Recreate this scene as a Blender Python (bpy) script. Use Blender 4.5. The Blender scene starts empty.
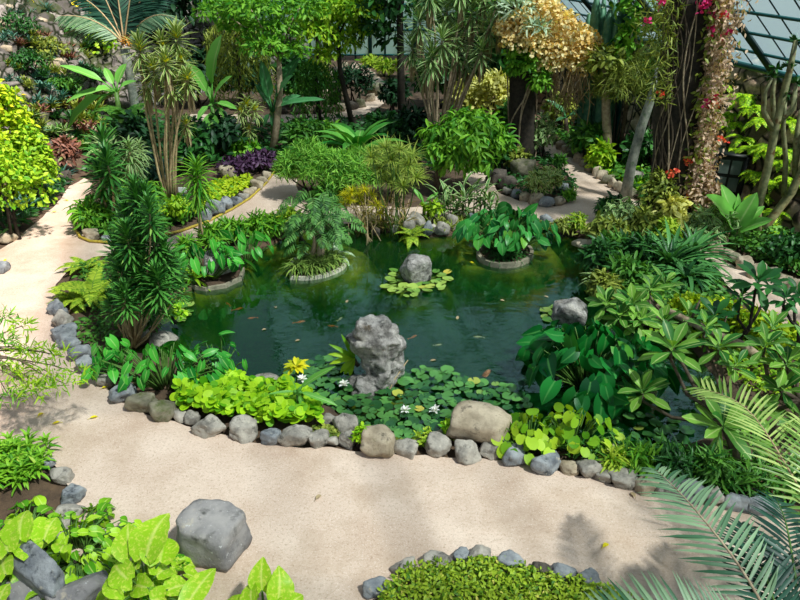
import bpy, math, random
import numpy as np
from mathutils import Vector, Matrix
rng = np.random.default_rng(11)
random.seed(11)
PI = math.pi
SC = bpy.context.scene
COL = SC.collection
# ------------------------------------------------------------------ camera geometry (metres; z = 0 is the garden path)
EYE = 5.5; PITCH = math.radians(28.0); F = 700.0
CS, SN = math.cos(PITCH), math.sin(PITCH)
def ray(px, py):
    u = (px - 400.0) / F; v = (300.0 - py) / F
    return u, CS + v * SN, -SN + v * CS
def G(px, py, z=0.0):                      # spot of the garden seen at a place of the photograph, at height z
    u, a, b = ray(px, py); t = (z - EYE) / b
    return np.array([u * t, a * t, z])
def PZ(px, py, y):                         # the same at a given distance from the viewer
    u, a, b = ray(px, py); t = y / a
    return np.array([u * t, y, EYE + b * t])
def depth(p): return p[1] * CS + (EYE - p[2]) * SN
def m_of(px, p): return px * depth(p) / F  # pixels -> metres at p
def nrm(a): 
    a = np.asarray(a, float); return a / max(np.linalg.norm(a), 1e-9)
def nrows(a):
    return a / np.maximum(np.linalg.norm(a, axis=1, keepdims=True), 1e-9)
# ------------------------------------------------------------------ mesh collecting
class MB:
    def __init__(s): s.V = []; s.Q = []; s.T = []; s.E = []; s.n = 0
    def add(s, v, q=None, t=None, e=None):
        v = np.asarray(v, float).reshape(-1, 3)
        if q is not None and len(q): s.Q.append(np.asarray(q, int).reshape(-1, 4) + s.n)
        if t is not None and len(t): s.T.append(np.asarray(t, int).reshape(-1, 3) + s.n)
        s.V.append(v); s.n += len(v); s.E.append(np.full(len(v), .5) if e is None else np.asarray(e, float))
    def tube(s, pts, rad, k=6):
        pts = [np.asarray(p, float) for p in pts]; n = len(pts)
        if np.isscalar(rad): rad = [rad] * n
        V = []; up = np.array([0.0, 0.0, 1.0]); prev = None
        for i in range(n):
            d = nrm(pts[min(i + 1, n - 1)] - pts[max(i - 1, 0)])
            if prev is None:
                a = np.cross(d, up) if abs(d[2]) < .95 else np.cross(d, [1.0, 0, 0])
            else: a = prev - d * np.dot(prev, d)
            a = nrm(a); prev = a; b = np.cross(d, a)
            for j in range(k):
                th = 2 * PI * j / k
                V.append(pts[i] + rad[i] * (math.cos(th) * a + math.sin(th) * b))
        Q = [[i * k + j, i * k + (j + 1) % k, (i + 1) * k + (j + 1) % k, (i + 1) * k + j] for i in range(n - 1) for j in range(k)]
        c0 = len(V); V.append(pts[0]); V.append(pts[-1])
        T = [[c0, (j + 1) % k, j] for j in range(k)] + [[c0 + 1, (n - 1) * k + j, (n - 1) * k + (j + 1) % k] for j in range(k)]
        s.add(V, Q, T); return s
    def leaves(s, T, P, D, U=None, L=1.0, W=0.2):
        P = np.asarray(P, float).reshape(-1, 3); N = max(len(P), np.asarray(D, float).reshape(-1, 3).shape[0] if len(P) == 1 else 0)
        if len(P) == 1 and N > 1: P = np.repeat(P, N, 0)
        if N == 0: return s
        D = np.broadcast_to(np.asarray(D, float), (N, 3)); X = nrows(D.copy())
        if U is None: U = np.array([0, 0, 1.0])
        U = np.broadcast_to(np.asarray(U, float), (N, 3)).copy()
        Y = np.cross(U, X); bad = np.linalg.norm(Y, axis=1) < 1e-3
        Y[bad] = np.cross(np.broadcast_to([0.3, 1.0, 0.2], (N, 3)), X)[bad]
        Y = nrows(Y); Z = np.cross(X, Y)
        L = np.broadcast_to(np.asarray(L, float), (N,)); W = np.broadcast_to(np.asarray(W, float), (N,))
        tv, tq = T
        x = tv[:, 0][None, :, None] * L[:, None, None]; y = tv[:, 1][None, :, None] * W[:, None, None]
        z = tv[:, 2][None, :, None] * L[:, None, None] + tv[:, 3][None, :, None] * W[:, None, None]
        V = P[:, None, :] + x * X[:, None, :] + y * Y[:, None, :] + z * Z[:, None, :]
        nv = len(tv)
        Q = (tq[None, :, :] + (np.arange(N) * nv)[:, None, None]).reshape(-1, 4)
        s.add(V.reshape(-1, 3), Q, e=np.tile(np.tile([1.0, 0.0, 1.0], nv // 3), N)); return s
    def build(s, name, mat, parent=None, org=None, smooth=True):
        V = np.concatenate(s.V) if s.V else np.zeros((0, 3))
        if parent is not None: org = ORG[parent.name]
        elif org is None: 
            org = V.mean(axis=0); org[2] = V[:, 2].min()
        org = np.asarray(org, float)
        Q = np.concatenate(s.Q) if s.Q else np.zeros((0, 4), int)
        T = np.concatenate(s.T) if s.T else np.zeros((0, 3), int)
        me = bpy.data.meshes.new(name)
        me.vertices.add(len(V)); me.vertices.foreach_set('co', (V - org).astype(np.float32).ravel())
        me.loops.add(len(Q) * 4 + len(T) * 3)
        me.loops.foreach_set('vertex_index', np.concatenate([Q.ravel(), T.ravel()]).astype(np.int32))
        npoly = len(Q) + len(T); me.polygons.add(npoly)
        st = np.concatenate([np.arange(len(Q)) * 4, len(Q) * 4 + np.arange(len(T)) * 3]).astype(np.int32)
        me.polygons.foreach_set('loop_start', st)
        me.polygons.foreach_set('use_smooth', np.full(npoly, smooth))
        at = me.attributes.new('edge', 'FLOAT', 'POINT'); at.data.foreach_set('value', np.concatenate(s.E).astype(np.float32))
        me.update(calc_edges=True); me.validate()
        if mat is not None: me.materials.append(mat)
        o = bpy.data.objects.new(name, me); COL.objects.link(o)
        if parent is not None: o.parent = parent
        else: o.location = org
        ORG[o.name] = org
        return o
ORG = {}
def tag(o, label=None, cat=None, group=None, kind=None):
    if label: o['label'] = label
    if cat: o['category'] = cat
    if group: o['group'] = group
    if kind: o['kind'] = kind
    return o
def thing(name, label, cat, loc, group=None):
    o = bpy.data.objects.new(name, None); o.empty_display_size = .1; COL.objects.link(o)
    o.location = loc; ORG[o.name] = np.asarray(loc, float)
    return tag(o, label, cat, group)
# ------------------------------------------------------------------ leaf shapes: columns x, y, z per length, z per width
def leaf(prof, fold=.15, droop=.5, back=0.0, wave=0.0):
    n = len(prof) - 1; V = []; x = z = 0.0
    for i, w in enumerate(prof):
        t = i / n
        if i: 
            a = droop * (t - .5 / n); x += math.cos(a) / n; z -= math.sin(a) / n
        wv = wave * math.sin(i * 2.2)
        xb = x - back * max(0, 1 - t * 2.5)
        V += [[xb, .5 * w, z, fold * w + wv], [x, 0, z, 0], [xb, -.5 * w, z, fold * w - wv]]
    Q = []
    for i in range(n):
        a = i * 3
        Q += [[a, a + 3, a + 4, a + 1], [a + 1, a + 4, a + 5, a + 2]]
    return np.array(V), np.array(Q)
def flip(T):                    # right-handed copy is enough: leaves are two-sided
    return T
T_STRAP = leaf([.45, .85, 1, .95, .7, .06], .25, 1.0)
T_STIFF = leaf([.5, .9, 1, .8, .06], .2, .25)
T_DROOP = leaf([.5, .9, 1, .95, .7, .05], .2, 1.9)
T_THIN = leaf([.7, 1, .8, .05], .1, .5)
T_OVAL = leaf([.12, .75, 1, .8, .04], .18, .45)
T_SMALL = leaf([.15, 1, .8, .05], .15, .3)
T_OBOV = leaf([.12, .35, .75, 1, .85, .1], .16, .35)
T_ROUND = leaf([.5, .88, 1, .98, .8, .35], .07, .15, back=.10)
T_HEART = leaf([.50, .86, 1, .97, .84, .62, .36, .03], .10, .6, back=.20)
T_PADDLE = leaf([.1, .7, .95, 1, 1, .95, .8, .5, .05], .16, .9, wave=.05)
T_PADST = leaf([.1, .7, .95, 1, 1, .95, .8, .5, .05], .22, .35, wave=.04)
T_PINNA = leaf([.5, 1, .8, .05], .12, .35)
T_POTHOS = leaf([.42, .72, .92, 1, .99, .92, .8, .64, .46, .26, .02], .16, 1.0, back=.14, wave=.03)
# ------------------------------------------------------------------ materials
def lin(c):
    return tuple((v / 255 / 12.92) if v / 255 <= .04045 else ((v / 255 + .055) / 1.055) ** 2.4 for v in c)
MATS = {}
def newmat(name):
    m = bpy.data.materials.new(name); m.use_nodes = True
    nt = m.node_tree; nt.nodes.clear()
    return m, nt, nt.nodes, nt.links
def ramp(nt, stops, fac):
    r = nt.nodes.new('ShaderNodeValToRGB'); cr = r.color_ramp
    while len(cr.elements) < len(stops): cr.elements.new(.5)
    for e, (p, c) in zip(cr.elements, stops): e.position = p; e.color = (*c, 1)
    nt.links.new(fac, r.inputs[0]); return r.outputs[0]
def noise_n(nt, scale, detail=4, rough=.55, vec=None, dim='3D'):
    n = nt.nodes.new('ShaderNodeTexNoise'); n.inputs['Scale'].default_value = scale
    n.inputs['Detail'].default_value = detail; n.inputs['Roughness'].default_value = rough
    if vec is not None: nt.links.new(vec, n.inputs['Vector'])
    return n.outputs['Fac']
def mixc(nt, a, b, fac, mode='MIX'):
    m = nt.nodes.new('ShaderNodeMix'); m.data_type = 'RGBA'; m.blend_type = mode
    for s, v in ((m.inputs['Factor'], fac), (m.inputs[6], a), (m.inputs[7], b)):
        if hasattr(v, 'is_linked'): nt.links.new(v, s)
        elif isinstance(v, tuple): s.default_value = (*v, 1)
        else: s.default_value = v
    return m.outputs[2]
def objvec(nt):
    tc = nt.nodes.new('ShaderNodeTexCoord'); oi = nt.nodes.new('ShaderNodeObjectInfo')
    a = nt.nodes.new('ShaderNodeVectorMath'); a.operation = 'ADD'
    s = nt.nodes.new('ShaderNodeVectorMath'); s.operation = 'SCALE'; s.inputs['Scale'].default_value = 37.0
    cx = nt.nodes.new('ShaderNodeCombineXYZ')
    nt.links.new(oi.outputs['Random'], cx.inputs[0]); nt.links.new(oi.outputs['Random'], cx.inputs[1])
    nt.links.new(cx.outputs[0], s.inputs[0]); nt.links.new(tc.outputs['Object'], a.inputs[0]); nt.links.new(s.outputs[0], a.inputs[1])
    return a.outputs[0], oi.outputs['Random']
def leafmat(key, c1, c2, c3=None, rough=.5, trans=.33, spec=.28, blotch=None, rib=None, margin=None):
    if key in MATS: return MATS[key]
    m, nt, N, L = newmat('leaf_' + key)
    c1, c2 = lin(c1), lin(c2)
    geo = N.new('ShaderNodeNewGeometry')
    stops = [(0, c1), (.8, c2)] if c3 is None else [(0, c1), (.55, c2), (.93, c2), (1, lin(c3))]
    col = ramp(nt, stops, geo.outputs['Random Per Island'])
    if blotch:
        v, _ = objvec(nt)
        f = ramp(nt, [(.5, (0, 0, 0)), (.62, (1, 1, 1))], noise_n(nt, blotch[1], 5, .6, v))
        col = mixc(nt, col, lin(blotch[0]), f)
    if rib or margin:
        at = N.new('ShaderNodeAttribute'); at.attribute_name = 'edge'
        if rib: col = mixc(nt, lin(rib), col, ramp(nt, [(.02, (.35, .35, .35)), (.16, (1, 1, 1))], at.outputs['Fac']))
        if margin: col = mixc(nt, col, lin(margin), ramp(nt, [(.5, (0, 0, 0)), (.8, (.85, .85, .85))], at.outputs['Fac']))
    bs = N.new('ShaderNodeBsdfPrincipled'); bs.inputs['Roughness'].default_value = rough
    bs.inputs['Specular IOR Level'].default_value = spec
    L.new(col, bs.inputs['Base Color'])
    tr = N.new('ShaderNodeBsdfTranslucent')
    tc = mixc(nt, col, (1.0, 1.0, .25), .9, 'MULTIPLY'); L.new(tc, tr.inputs['Color'])
    mx = N.new('ShaderNodeMixShader'); mx.inputs[0].default_value = trans * .75
    L.new(bs.outputs[0], mx.inputs[1]); L.new(tr.outputs[0], mx.inputs[2])
    out = N.new('ShaderNodeOutputMaterial'); L.new(mx.outputs[0], out.inputs[0])
    MATS[key] = m; return m
def solidmat(key, c1, c2, scale=8, rough=.8, bump=.3, spots=None, spec=.3, dist=.02, detail=6, metallic=0):
    if key in MATS: return MATS[key]
    m, nt, N, L = newmat(key)
    v, rnd = objvec(nt)
    nz = noise_n(nt, scale, detail, .62, v)
    col = ramp(nt, [(.3, lin(c1)), (.68, lin(c2))], nz)
    if spots:
        for (c, sc_, lo, hi) in spots:
            f = ramp(nt, [(lo, (0, 0, 0)), (hi, (1, 1, 1))], noise_n(nt, sc_, 5, .65, v))
            col = mixc(nt, col, lin(c), f)
    bs = N.new('ShaderNodeBsdfPrincipled'); bs.inputs['Roughness'].default_value = rough
    bs.inputs['Specular IOR Level'].default_value = spec; bs.inputs['Metallic'].default_value = metallic
    L.new(col, bs.inputs['Base Color'])
    if bump:
        b = N.new('ShaderNodeBump'); b.inputs['Strength'].default_value = bump; b.inputs['Distance'].default_value = dist
        L.new(noise_n(nt, scale * 3, 8, .7, v), b.inputs['Height']); L.new(b.outputs[0], bs.inputs['Normal'])
    out = N.new('ShaderNodeOutputMaterial'); L.new(bs.outputs[0], out.inputs[0])
    MATS[key] = m; return m
def cobblemat(key, c1, c2, joint, scale, seed=0.0):
    m, nt, N, L = newmat(key); tc = N.new('ShaderNodeTexCoord'); v = tc.outputs['Object']
    mp = N.new('ShaderNodeMapping'); mp.inputs['Location'].default_value = (seed, seed, seed); mp.inputs['Scale'].default_value = (scale, scale, scale); mp.vector_type = 'POINT'; L.new(v, mp.inputs[0])
    vo = N.new('ShaderNodeTexVoronoi'); vo.inputs['Scale'].default_value = 1.0; L.new(mp.outputs[0], vo.inputs['Vector'])
    ve = N.new('ShaderNodeTexVoronoi'); ve.feature = 'DISTANCE_TO_EDGE'; ve.inputs['Scale'].default_value = 1.0; L.new(mp.outputs[0], ve.inputs['Vector'])
    sx = N.new('ShaderNodeSeparateColor'); L.new(vo.outputs['Color'], sx.inputs[0])
    col = ramp(nt, [(0, lin(c1)), (1, lin(c2))], sx.outputs[0])
    col = mixc(nt, col, lin(c1), ramp(nt, [(.45, (0, 0, 0)), (.7, (.7, .7, .7))], noise_n(nt, 7, 6, .65, v)))
    col = mixc(nt, lin(joint), col, ramp(nt, [(.03, (0, 0, 0)), (.12, (1, 1, 1))], ve.outputs['Distance']))
    col = mixc(nt, col, lin((58, 70, 30)), ramp(nt, [(.5, (0, 0, 0)), (.6, (.85, .85, .85))], noise_n(nt, 1.1, 7, .7, v)))
    bs = N.new('ShaderNodeBsdfPrincipled'); bs.inputs['Roughness'].default_value = .9; bs.inputs['Specular IOR Level'].default_value = .2; L.new(col, bs.inputs['Base Color'])
    b = N.new('ShaderNodeBump'); b.inputs['Strength'].default_value = .8; b.inputs['Distance'].default_value = .05; L.new(noise_n(nt, 8, 8, .7, v), b.inputs['Height']); L.new(b.outputs[0], bs.inputs['Normal'])
    L.new(bs.outputs[0], N.new('ShaderNodeOutputMaterial').inputs[0]); return m
# leaf colours
M_LIME = leafmat('lime', (100, 160, 18), (200, 220, 44), (240, 214, 44), trans=.42)
M_LIMEG = leafmat('lime_green', (84, 150, 20), (176, 208, 48), trans=.42)
M_FRESH = leafmat('fresh', (46, 120, 24), (128, 184, 48), trans=.38)
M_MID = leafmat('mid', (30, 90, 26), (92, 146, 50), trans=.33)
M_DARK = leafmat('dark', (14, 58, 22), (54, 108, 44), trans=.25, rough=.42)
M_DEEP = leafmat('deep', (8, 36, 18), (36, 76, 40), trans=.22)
M_OLIVE = leafmat('olive', (74, 100, 30), (158, 168, 70), trans=.33)
M_BLUE = leafmat('blue', (26, 78, 66), (92, 136, 116), trans=.15)
M_TARO = leafmat('taro', (16, 110, 30), (84, 184, 60), trans=.34, rough=.4, rib=(170, 214, 120))
M_TAROD = leafmat('taro_dark', (4, 66, 30), (28, 122, 44), (90, 160, 44), trans=.27, rough=.36, rib=(90, 160, 80))
M_TAROB = leafmat('taro_bank', (8, 84, 44), (60, 146, 58), (120, 184, 60), trans=.3, rough=.36, rib=(130, 190, 110))
M_BANANA = leafmat('banana', (34, 122, 40), (116, 184, 76), trans=.4, rough=.4, rib=(180, 210, 130))
M_BANANAD = leafmat('banana_dark', (20, 84, 44), (70, 134, 78), trans=.32, rough=.4, rib=(120, 160, 120))
M_DRAC = leafmat('dracaena', (12, 70, 28), (84, 148, 60), (150, 190, 90), trans=.22, rough=.4)
M_VARIE = leafmat('variegated', (70, 120, 46), (130, 160, 70), trans=.28, margin=(226, 226, 150))
M_VARIG = leafmat('variegated_green', (54, 106, 50), (120, 160, 86), trans=.28, margin=(200, 214, 150))
M_YTIP = leafmat('yellow_tip', (190, 190, 20), (250, 230, 40), trans=.38)
M_YEL = leafmat('yellow_shrub', (168, 168, 60), (248, 242, 150), trans=.42)
M_GOLD = leafmat('golden_flower', (222, 176, 84), (255, 240, 184), trans=.42, rough=.6)
M_PALEG = leafmat('pale_green', (130, 166, 128), (208, 224, 192), trans=.35)
M_DEAD = leafmat('dead', (120, 100, 70), (190, 168, 130), trans=.2, rough=.7)
M_PURPLE = leafmat('purple', (44, 24, 46), (92, 60, 92), trans=.15)
M_RED = leafmat('reddish', (66, 40, 32), (140, 92, 74), (110, 130, 60), trans=.2)
M_PINKV = leafmat('dry_vine', (134, 104, 84), (228, 196, 166), (140, 140, 86), trans=.34)
M_MAGENTA = leafmat('magenta', (214, 24, 100), (246, 74, 150), trans=.35)
M_CORAL = leafmat('coral', (224, 48, 44), (250, 124, 80), trans=.35)
M_PLUM = leafmat('frangipani', (34, 104, 34), (130, 180, 66), (214, 204, 100), trans=.36, rough=.45, rib=(206, 220, 140))
M_PLUMD = leafmat('frangipani_dark', (12, 72, 30), (60, 128, 52), trans=.28, rough=.42)
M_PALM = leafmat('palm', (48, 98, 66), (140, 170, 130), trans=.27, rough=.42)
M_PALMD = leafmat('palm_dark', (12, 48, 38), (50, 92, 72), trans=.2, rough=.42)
M_PALMY = leafmat('palm_yellow', (74, 124, 34), (186, 206, 116), trans=.36, rough=.35)
M_POTHOS = leafmat('pothos', (64, 140, 20), (158, 206, 36), (214, 226, 80), trans=.38, rough=.4, blotch=((206, 222, 84), 34), rib=(228, 234, 130))
M_POTHG = leafmat('pothos_plain', (78, 154, 24), (170, 214, 44), (238, 234, 130), trans=.38, rough=.42, rib=(214, 230, 120))
M_CLOVER = leafmat('clover', (80, 156, 14), (178, 220, 36), trans=.38)
M_HEDGE = leafmat('small_hedge', (60, 112, 22), (160, 184, 48), (222, 208, 104), trans=.32)
M_FERN = leafmat('fern', (92, 146, 24), (190, 212, 66), trans=.42)
M_PAD = leafmat('lily_pad', (24, 72, 38), (84, 134, 62), (190, 176, 50), trans=.08, rough=.25, spec=.6)
M_PAPY = leafmat('papyrus', (80, 126, 34), (176, 190, 84), trans=.38)
M_FEATH = leafmat('feathery', (46, 124, 28), (150, 204, 76), trans=.38)
M_YTUFT = leafmat('yellow_tuft', (150, 166, 20), (236, 222, 36), trans=.38)
M_AGAP = leafmat('agapanthus', (16, 74, 30), (96, 158, 84), trans=.25, rough=.36)
M_PHILO = leafmat('philodendron', (16, 66, 26), (92, 146, 66), (150, 184, 110), trans=.3)
# wood, stone, ground
M_BARK = solidmat('bark', (64, 54, 44), (118, 102, 84), 14)
M_BARKD = solidmat('bark_dark', (26, 24, 20), (62, 54, 44), 12)
M_BARKG = solidmat('bark_grey', (98, 104, 96), (160, 162, 146), 10, spots=[((90, 110, 80), 6, .55, .68)])
M_BARKP = solidmat('bark_pale', (130, 108, 86), (190, 170, 140), 12)
M_STEMG = solidmat('stem_green', (44, 84, 30), (96, 130, 56), 10, rough=.5, bump=.1)
M_STEMT = solidmat('stem_tan', (150, 126, 90), (196, 172, 130), 14, rough=.6, bump=.2)
M_CACT = solidmat('cactus_skin', (48, 104, 76), (104, 150, 116), 9, rough=.5, bump=.15)
M_CACTO = solidmat('euphorbia_skin', (84, 92, 60), (150, 148, 106), 9, rough=.6, bump=.3, spots=[((96, 74, 44), 5, .56, .66)])
M_STONE = solidmat('stone_grey', (100, 95, 88), (182, 173, 160), 5, bump=.7, dist=.03, spots=[((70, 68, 62), 9, .56, .7), ((186, 176, 160), 14, .6, .72)])
M_STONEB = solidmat('stone_blue', (92, 96, 102), (162, 164, 164), 5, bump=.7, dist=.03, spots=[((46, 50, 56), 8, .55, .68), ((160, 154, 140), 13, .6, .7)])
M_STONET = solidmat('stone_tan', (126, 112, 90), (204, 186, 160), 4, bump=.7, dist=.03, spots=[((88, 80, 66), 8, .56, .7), ((90, 84, 40), 5, .62, .75)])
M_STONED = solidmat('stone_dark', (46, 42, 38), (104, 94, 84), 5, bump=.8, dist=.03, spots=[((70, 74, 40), 6, .6, .72)])
M_STONEM = solidmat('stone_mossy', (84, 82, 66), (146, 138, 116), 5, bump=.7, dist=.03, spots=[((74, 84, 34), 4, .5, .66)])
M_BOULD = solidmat('boulder_grey', (98, 96, 98), (156, 150, 146), 3.2, bump=.6, dist=.03, spots=[((84, 82, 78), 6, .56, .7), ((190, 176, 150), 2.2, .58, .7), ((190, 188, 186), 22, .62, .7)])
M_ROCKW = solidmat('rock_wall', (62, 54, 46), (166, 146, 124), 2.6, bump=.9, dist=.08, spots=[((24, 22, 20), 3, .5, .62), ((60, 74, 30), 1.6, .58, .7)])
M_SLOPE = solidmat('rock_slope', (56, 50, 44), (140, 124, 108), 1.7, bump=.9, dist=.08, spots=[((34, 44, 22), 1.3, .5, .62)])
M_PONDROCK = solidmat('pond_rock', (84, 80, 76), (206, 198, 190), 7, bump=1.0, dist=.05, spots=[((58, 58, 52), 8, .52, .66), ((206, 198, 186), 4, .6, .7), ((104, 84, 52), 3, .62, .74)])
M_CONC = solidmat('kerb_concrete', (176, 168, 146), (224, 216, 194), 8, bump=.2)
M_CONCG = solidmat('kerb_grey', (110, 104, 86), (160, 150, 128), 8, bump=.2)
M_HOSE = solidmat('yellow_hose', (150, 128, 44), (196, 172, 66), 12, rough=.5, bump=0)
M_STEEL = solidmat('green_steel', (10, 62, 62), (18, 84, 82), 6, rough=.45, bump=0)
M_STEELD = solidmat('dark_steel', (12, 34, 34), (22, 50, 50), 6, rough=.5, bump=0)
M_DOORM = solidmat('door_metal', (8, 14, 12), (18, 28, 24), 6, rough=.5, bump=0)
M_WHITE = leafmat('white_petal', (226, 222, 214), (250, 248, 244), trans=.25, rough=.5)
M_KOI = solidmat('koi_orange', (214, 84, 24), (236, 130, 60), 9, rough=.4, bump=0)
M_KOIW = solidmat('koi_pale', (206, 176, 140), (238, 214, 180), 9, rough=.4, bump=0)
M_BIRD = solidmat('bird_brown', (96, 68, 46), (164, 124, 90), 40, rough=.8, bump=.3, dist=.004)
M_BIRDK = solidmat('bird_dark', (24, 18, 14), (40, 30, 24), 20, rough=.5, bump=0)
M_SIGN = solidmat('plant_tag', (196, 196, 190), (226, 226, 220), 5, rough=.5, bump=0)
# ------------------------------------------------------------------ plant builders
def rv(n=1): return nrows(rng.normal(size=(n, 3)))
def bez(p, q, k=5, sag=0.0, side=None):
    p, q = np.asarray(p, float), np.asarray(q, float); out = []
    for i in range(k):
        t = i / (k - 1); w = p * (1 - t) + q * t; w = w + np.array([0, 0, sag * 4 * t * (1 - t)])
        if side is not None: w = w + np.asarray(side) * 4 * t * (1 - t)
        out.append(w)
    return out
def wob(pts, a):
    return [p + (rng.normal(size=3) * a if 0 < i < len(pts) - 1 else 0) for i, p in enumerate(pts)]
def taper(n, a, b): return list(np.linspace(a, b, n))
def blob_leaves(mb, blobs, n, T, L, W, out=.5, down=.25, rnd=.7, shell=.35, up=.5):
    A = np.array([np.prod(np.asarray(r)) ** (2 / 3) for _, r in blobs]); A = A / A.sum()
    for (c, r), f in zip(blobs, A):
        k = max(6, int(n * f)); d = rv(k); d[:, 2] = np.where(d[:, 2] < -.5, -d[:, 2], d[:, 2])
        rad = 1 - shell * np.abs(rng.normal(size=(k, 1))) * .8
        P = np.asarray(c) + d * np.asarray(r) * rad
        D = d * out + rv(k) * rnd + np.array([0, 0, -down])
        U = d * .9 + rv(k) * .45 + np.array([0, 0, up])
        s = rng.uniform(.65, 1.25, k)
        mb.leaves(T, P, D, U, L * s, W * s)
    return mb
def lumps(c, r, n, k=.5):
    """N round lumps that together fill an ellipsoid C, R standing on its lower half."""
    c, r = np.asarray(c, float), np.asarray(r, float); out = [(c, r * .72)]
    for i in range(n):
        d = rv(1)[0]; d[2] = abs(d[2]) * 1.1 - .35
        s = rng.uniform(.75, 1.15) * k
        out.append((c + d * r * (1 - s * .75), r * s))
    return out
def height_to(p, top_py):
    t = (300 - top_py) / F
    return EYE - p[1] * (SN - t * CS) / (CS + t * SN)
def bush(name, label, cat, bx, by, top, wpx, mat, L=.12, W=.05, n=900, T=T_OVAL, nl=9, k=.5, group=None, lift=.0, stems=4, dz=.8, out=.5, down=.25, smat=None, rnd=.7, bot=None):
    p = G(bx, by); h = max(.15, height_to(p, top)); w = m_of(wpx, p) / 2
    t = thing(name, label, cat, p, group)
    z0 = lift * h; c = p + np.array([0, 0, (h + z0) / 2]); r = np.array([w, w * dz, (h - z0) / 2])
    bl = lumps(c, r, nl, k)
    blob_leaves(MB(), bl, n, T, L, W, out, down, rnd).build('foliage', mat, t)
    mb = MB()
    for i in range(stems):
        q = bl[i % len(bl)][0] + rng.normal(size=3) * .05 * h
        a = p + np.array([rng.normal() * .06, rng.normal() * .06, -.05])
        mb.tube(wob(bez(a, q, 4), .02), taper(4, .028 * (1 + h * .2), .008), 5)
    mb.build('stem', smat or M_BARKD, t)
    return t
def tree(name, label, cat, base, trunk_pts, rad, blobs, mat, n, T, L, W, bark=M_BARK, group=None, out=.5, down=.3, rnd=.7, branch=True):
    t = thing(name, label, cat, base, group)
    tm = MB().tube(trunk_pts, taper(len(trunk_pts), rad, rad * .6), 10)
    tm.build('trunk', bark, t)
    if branch:
        for (c, r) in blobs[:8]:
            MB().tube(wob(bez(trunk_pts[-1], c, 5, sag=.1), .04), taper(5, rad * .4, .012), 5).build('branch', bark, t)
    blob_leaves(MB(), blobs, n, T, L, W, out, down, rnd).build('crown', mat, t)
    return t
def rosette(mb, c, n, L, W, T=T_STRAP, e0=-.2, e1=1.35, h=.0, axis=None, jl=.2):
    i = np.arange(n); az = i * 2.39996 + rng.uniform(0, 6); f = (i + .5) / n
    el = e0 + (e1 - e0) * f + rng.normal(size=n) * .1
    D = np.stack([np.cos(az) * np.cos(el), np.sin(az) * np.cos(el), np.sin(el)], 1)
    U = np.stack([-np.cos(az) * np.sin(el), -np.sin(az) * np.sin(el), np.cos(el)], 1)
    if axis is not None:
        a = Vector((0, 0, 1)).rotation_difference(Vector(axis)).to_matrix(); a = np.array(a)
        D = D @ a.T; U = U @ a.T; ax = nrm(axis)
    else: ax = np.array([0, 0, 1.0])
    P = np.asarray(c) + (f[:, None] * h) * ax + D * .01
    s = rng.uniform(1 - jl, 1 + jl, n) * (1 - .35 * np.clip(f - .7, 0, 1) / .3)
    mb.leaves(T, P, D, U, L * s, W * (.6 + .4 * s)); return mb
def rosette_plant(name, label, cat, bx, by, wpx, mat, n=26, T=T_STRAP, e0=.05, e1=1.35, W=None, group=None, z=0.0, h=.06, p=None):
    p = G(bx, by, z) if p is None else np.asarray(p); L = m_of(wpx, p) / 2 * 1.15
    t = thing(name, label, cat, p, group)
    rosette(MB(), p + [0, 0, .03], n, L, W or L * .12, T, e0, e1, h).build('foliage', mat, t)
    MB().tube([p + [0, 0, -.08], p + [0, 0, h + .06]], [L * .09, L * .06], 7).build('stem', M_STEMG, t)
    return t
def frond(mr, ml, pts, N, n, lenf, W, a0=1.0, a1=.6, T=T_PINNA, vt=.25, r0=.012, start=.15, jl=.08):
    pts = np.array(pts, float); seg = np.linalg.norm(np.diff(pts, axis=0), axis=1); s = np.concatenate([[0], np.cumsum(seg)]); Ltot = s[-1]
    mr.tube(list(pts), taper(len(pts), r0, r0 * .25), 5)
    u = np.linspace(start, 1.0, n); q = u * Ltot
    P = np.stack([np.interp(q, s, pts[:, k]) for k in range(3)], 1)
    e = .02 * Ltot
    Tn = nrows(np.stack([np.interp(np.minimum(q + e, Ltot), s, pts[:, k]) - np.interp(np.maximum(q - e, 0), s, pts[:, k]) for k in range(3)], 1))
    S = nrows(np.cross(Tn, np.broadcast_to(np.asarray(N, float), Tn.shape))); NN = np.cross(S, Tn)
    ang = (a0 + (a1 - a0) * (u - start) / (1 - start))[:, None]
    Ls = np.array([lenf((x - start) / (1 - start)) for x in u])
    for sg in (1, -1):
        D = np.cos(ang) * Tn + sg * np.sin(ang) * S + vt * NN + rng.normal(size=Tn.shape) * .04
        ml.leaves(T, P, D, NN, Ls * rng.uniform(1 - jl, 1 + jl, n), W)
def arc(p, az, el, L, droop, k=9):
    out = [np.asarray(p, float)]; a = el
    for i in range(k - 1):
        st = L / (k - 1)
        out.append(out[-1] + st * np.array([math.cos(az) * math.cos(a), math.sin(az) * math.cos(a), math.sin(a)])); a -= droop / (k - 1)
    return out
def plen(x): return (.35 + .65 * math.sin(PI * min(1, .15 + .75 * x) ** .9)) * (1 if x < .9 else .75)
def flen(x): return max(.06, (1 - x) ** .75)
def fern(name, label, bx, by, wpx, mat, nf=12, group=None, p=None, el=.95, droop=1.5, cat='fern', nl=32, az0=0, az1=2 * PI, lw=.26, jit=.25):
    p = G(bx, by) if p is None else np.asarray(p); L = m_of(wpx, p) / 2 * 1.25
    t = thing(name, label, cat, p, group)
    mr, ml = MB(), MB()
    for i in range(nf):
        az = az0 + (az1 - az0) * (i + .5) / nf + rng.normal() * .15; e = el + rng.normal() * jit
        pts = arc(p, az, e, L * rng.uniform(.75, 1.1), droop + rng.normal() * .2)
        frond(mr, ml, pts, [0, 0, 1], nl, lambda x: L * lw * flen(x), L * lw * .15, 1.25, .9, vt=.0, r0=.006, start=.12)
    mr.build('stem', M_STEMG, t); ml.build('foliage', mat, t)
    return t
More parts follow.
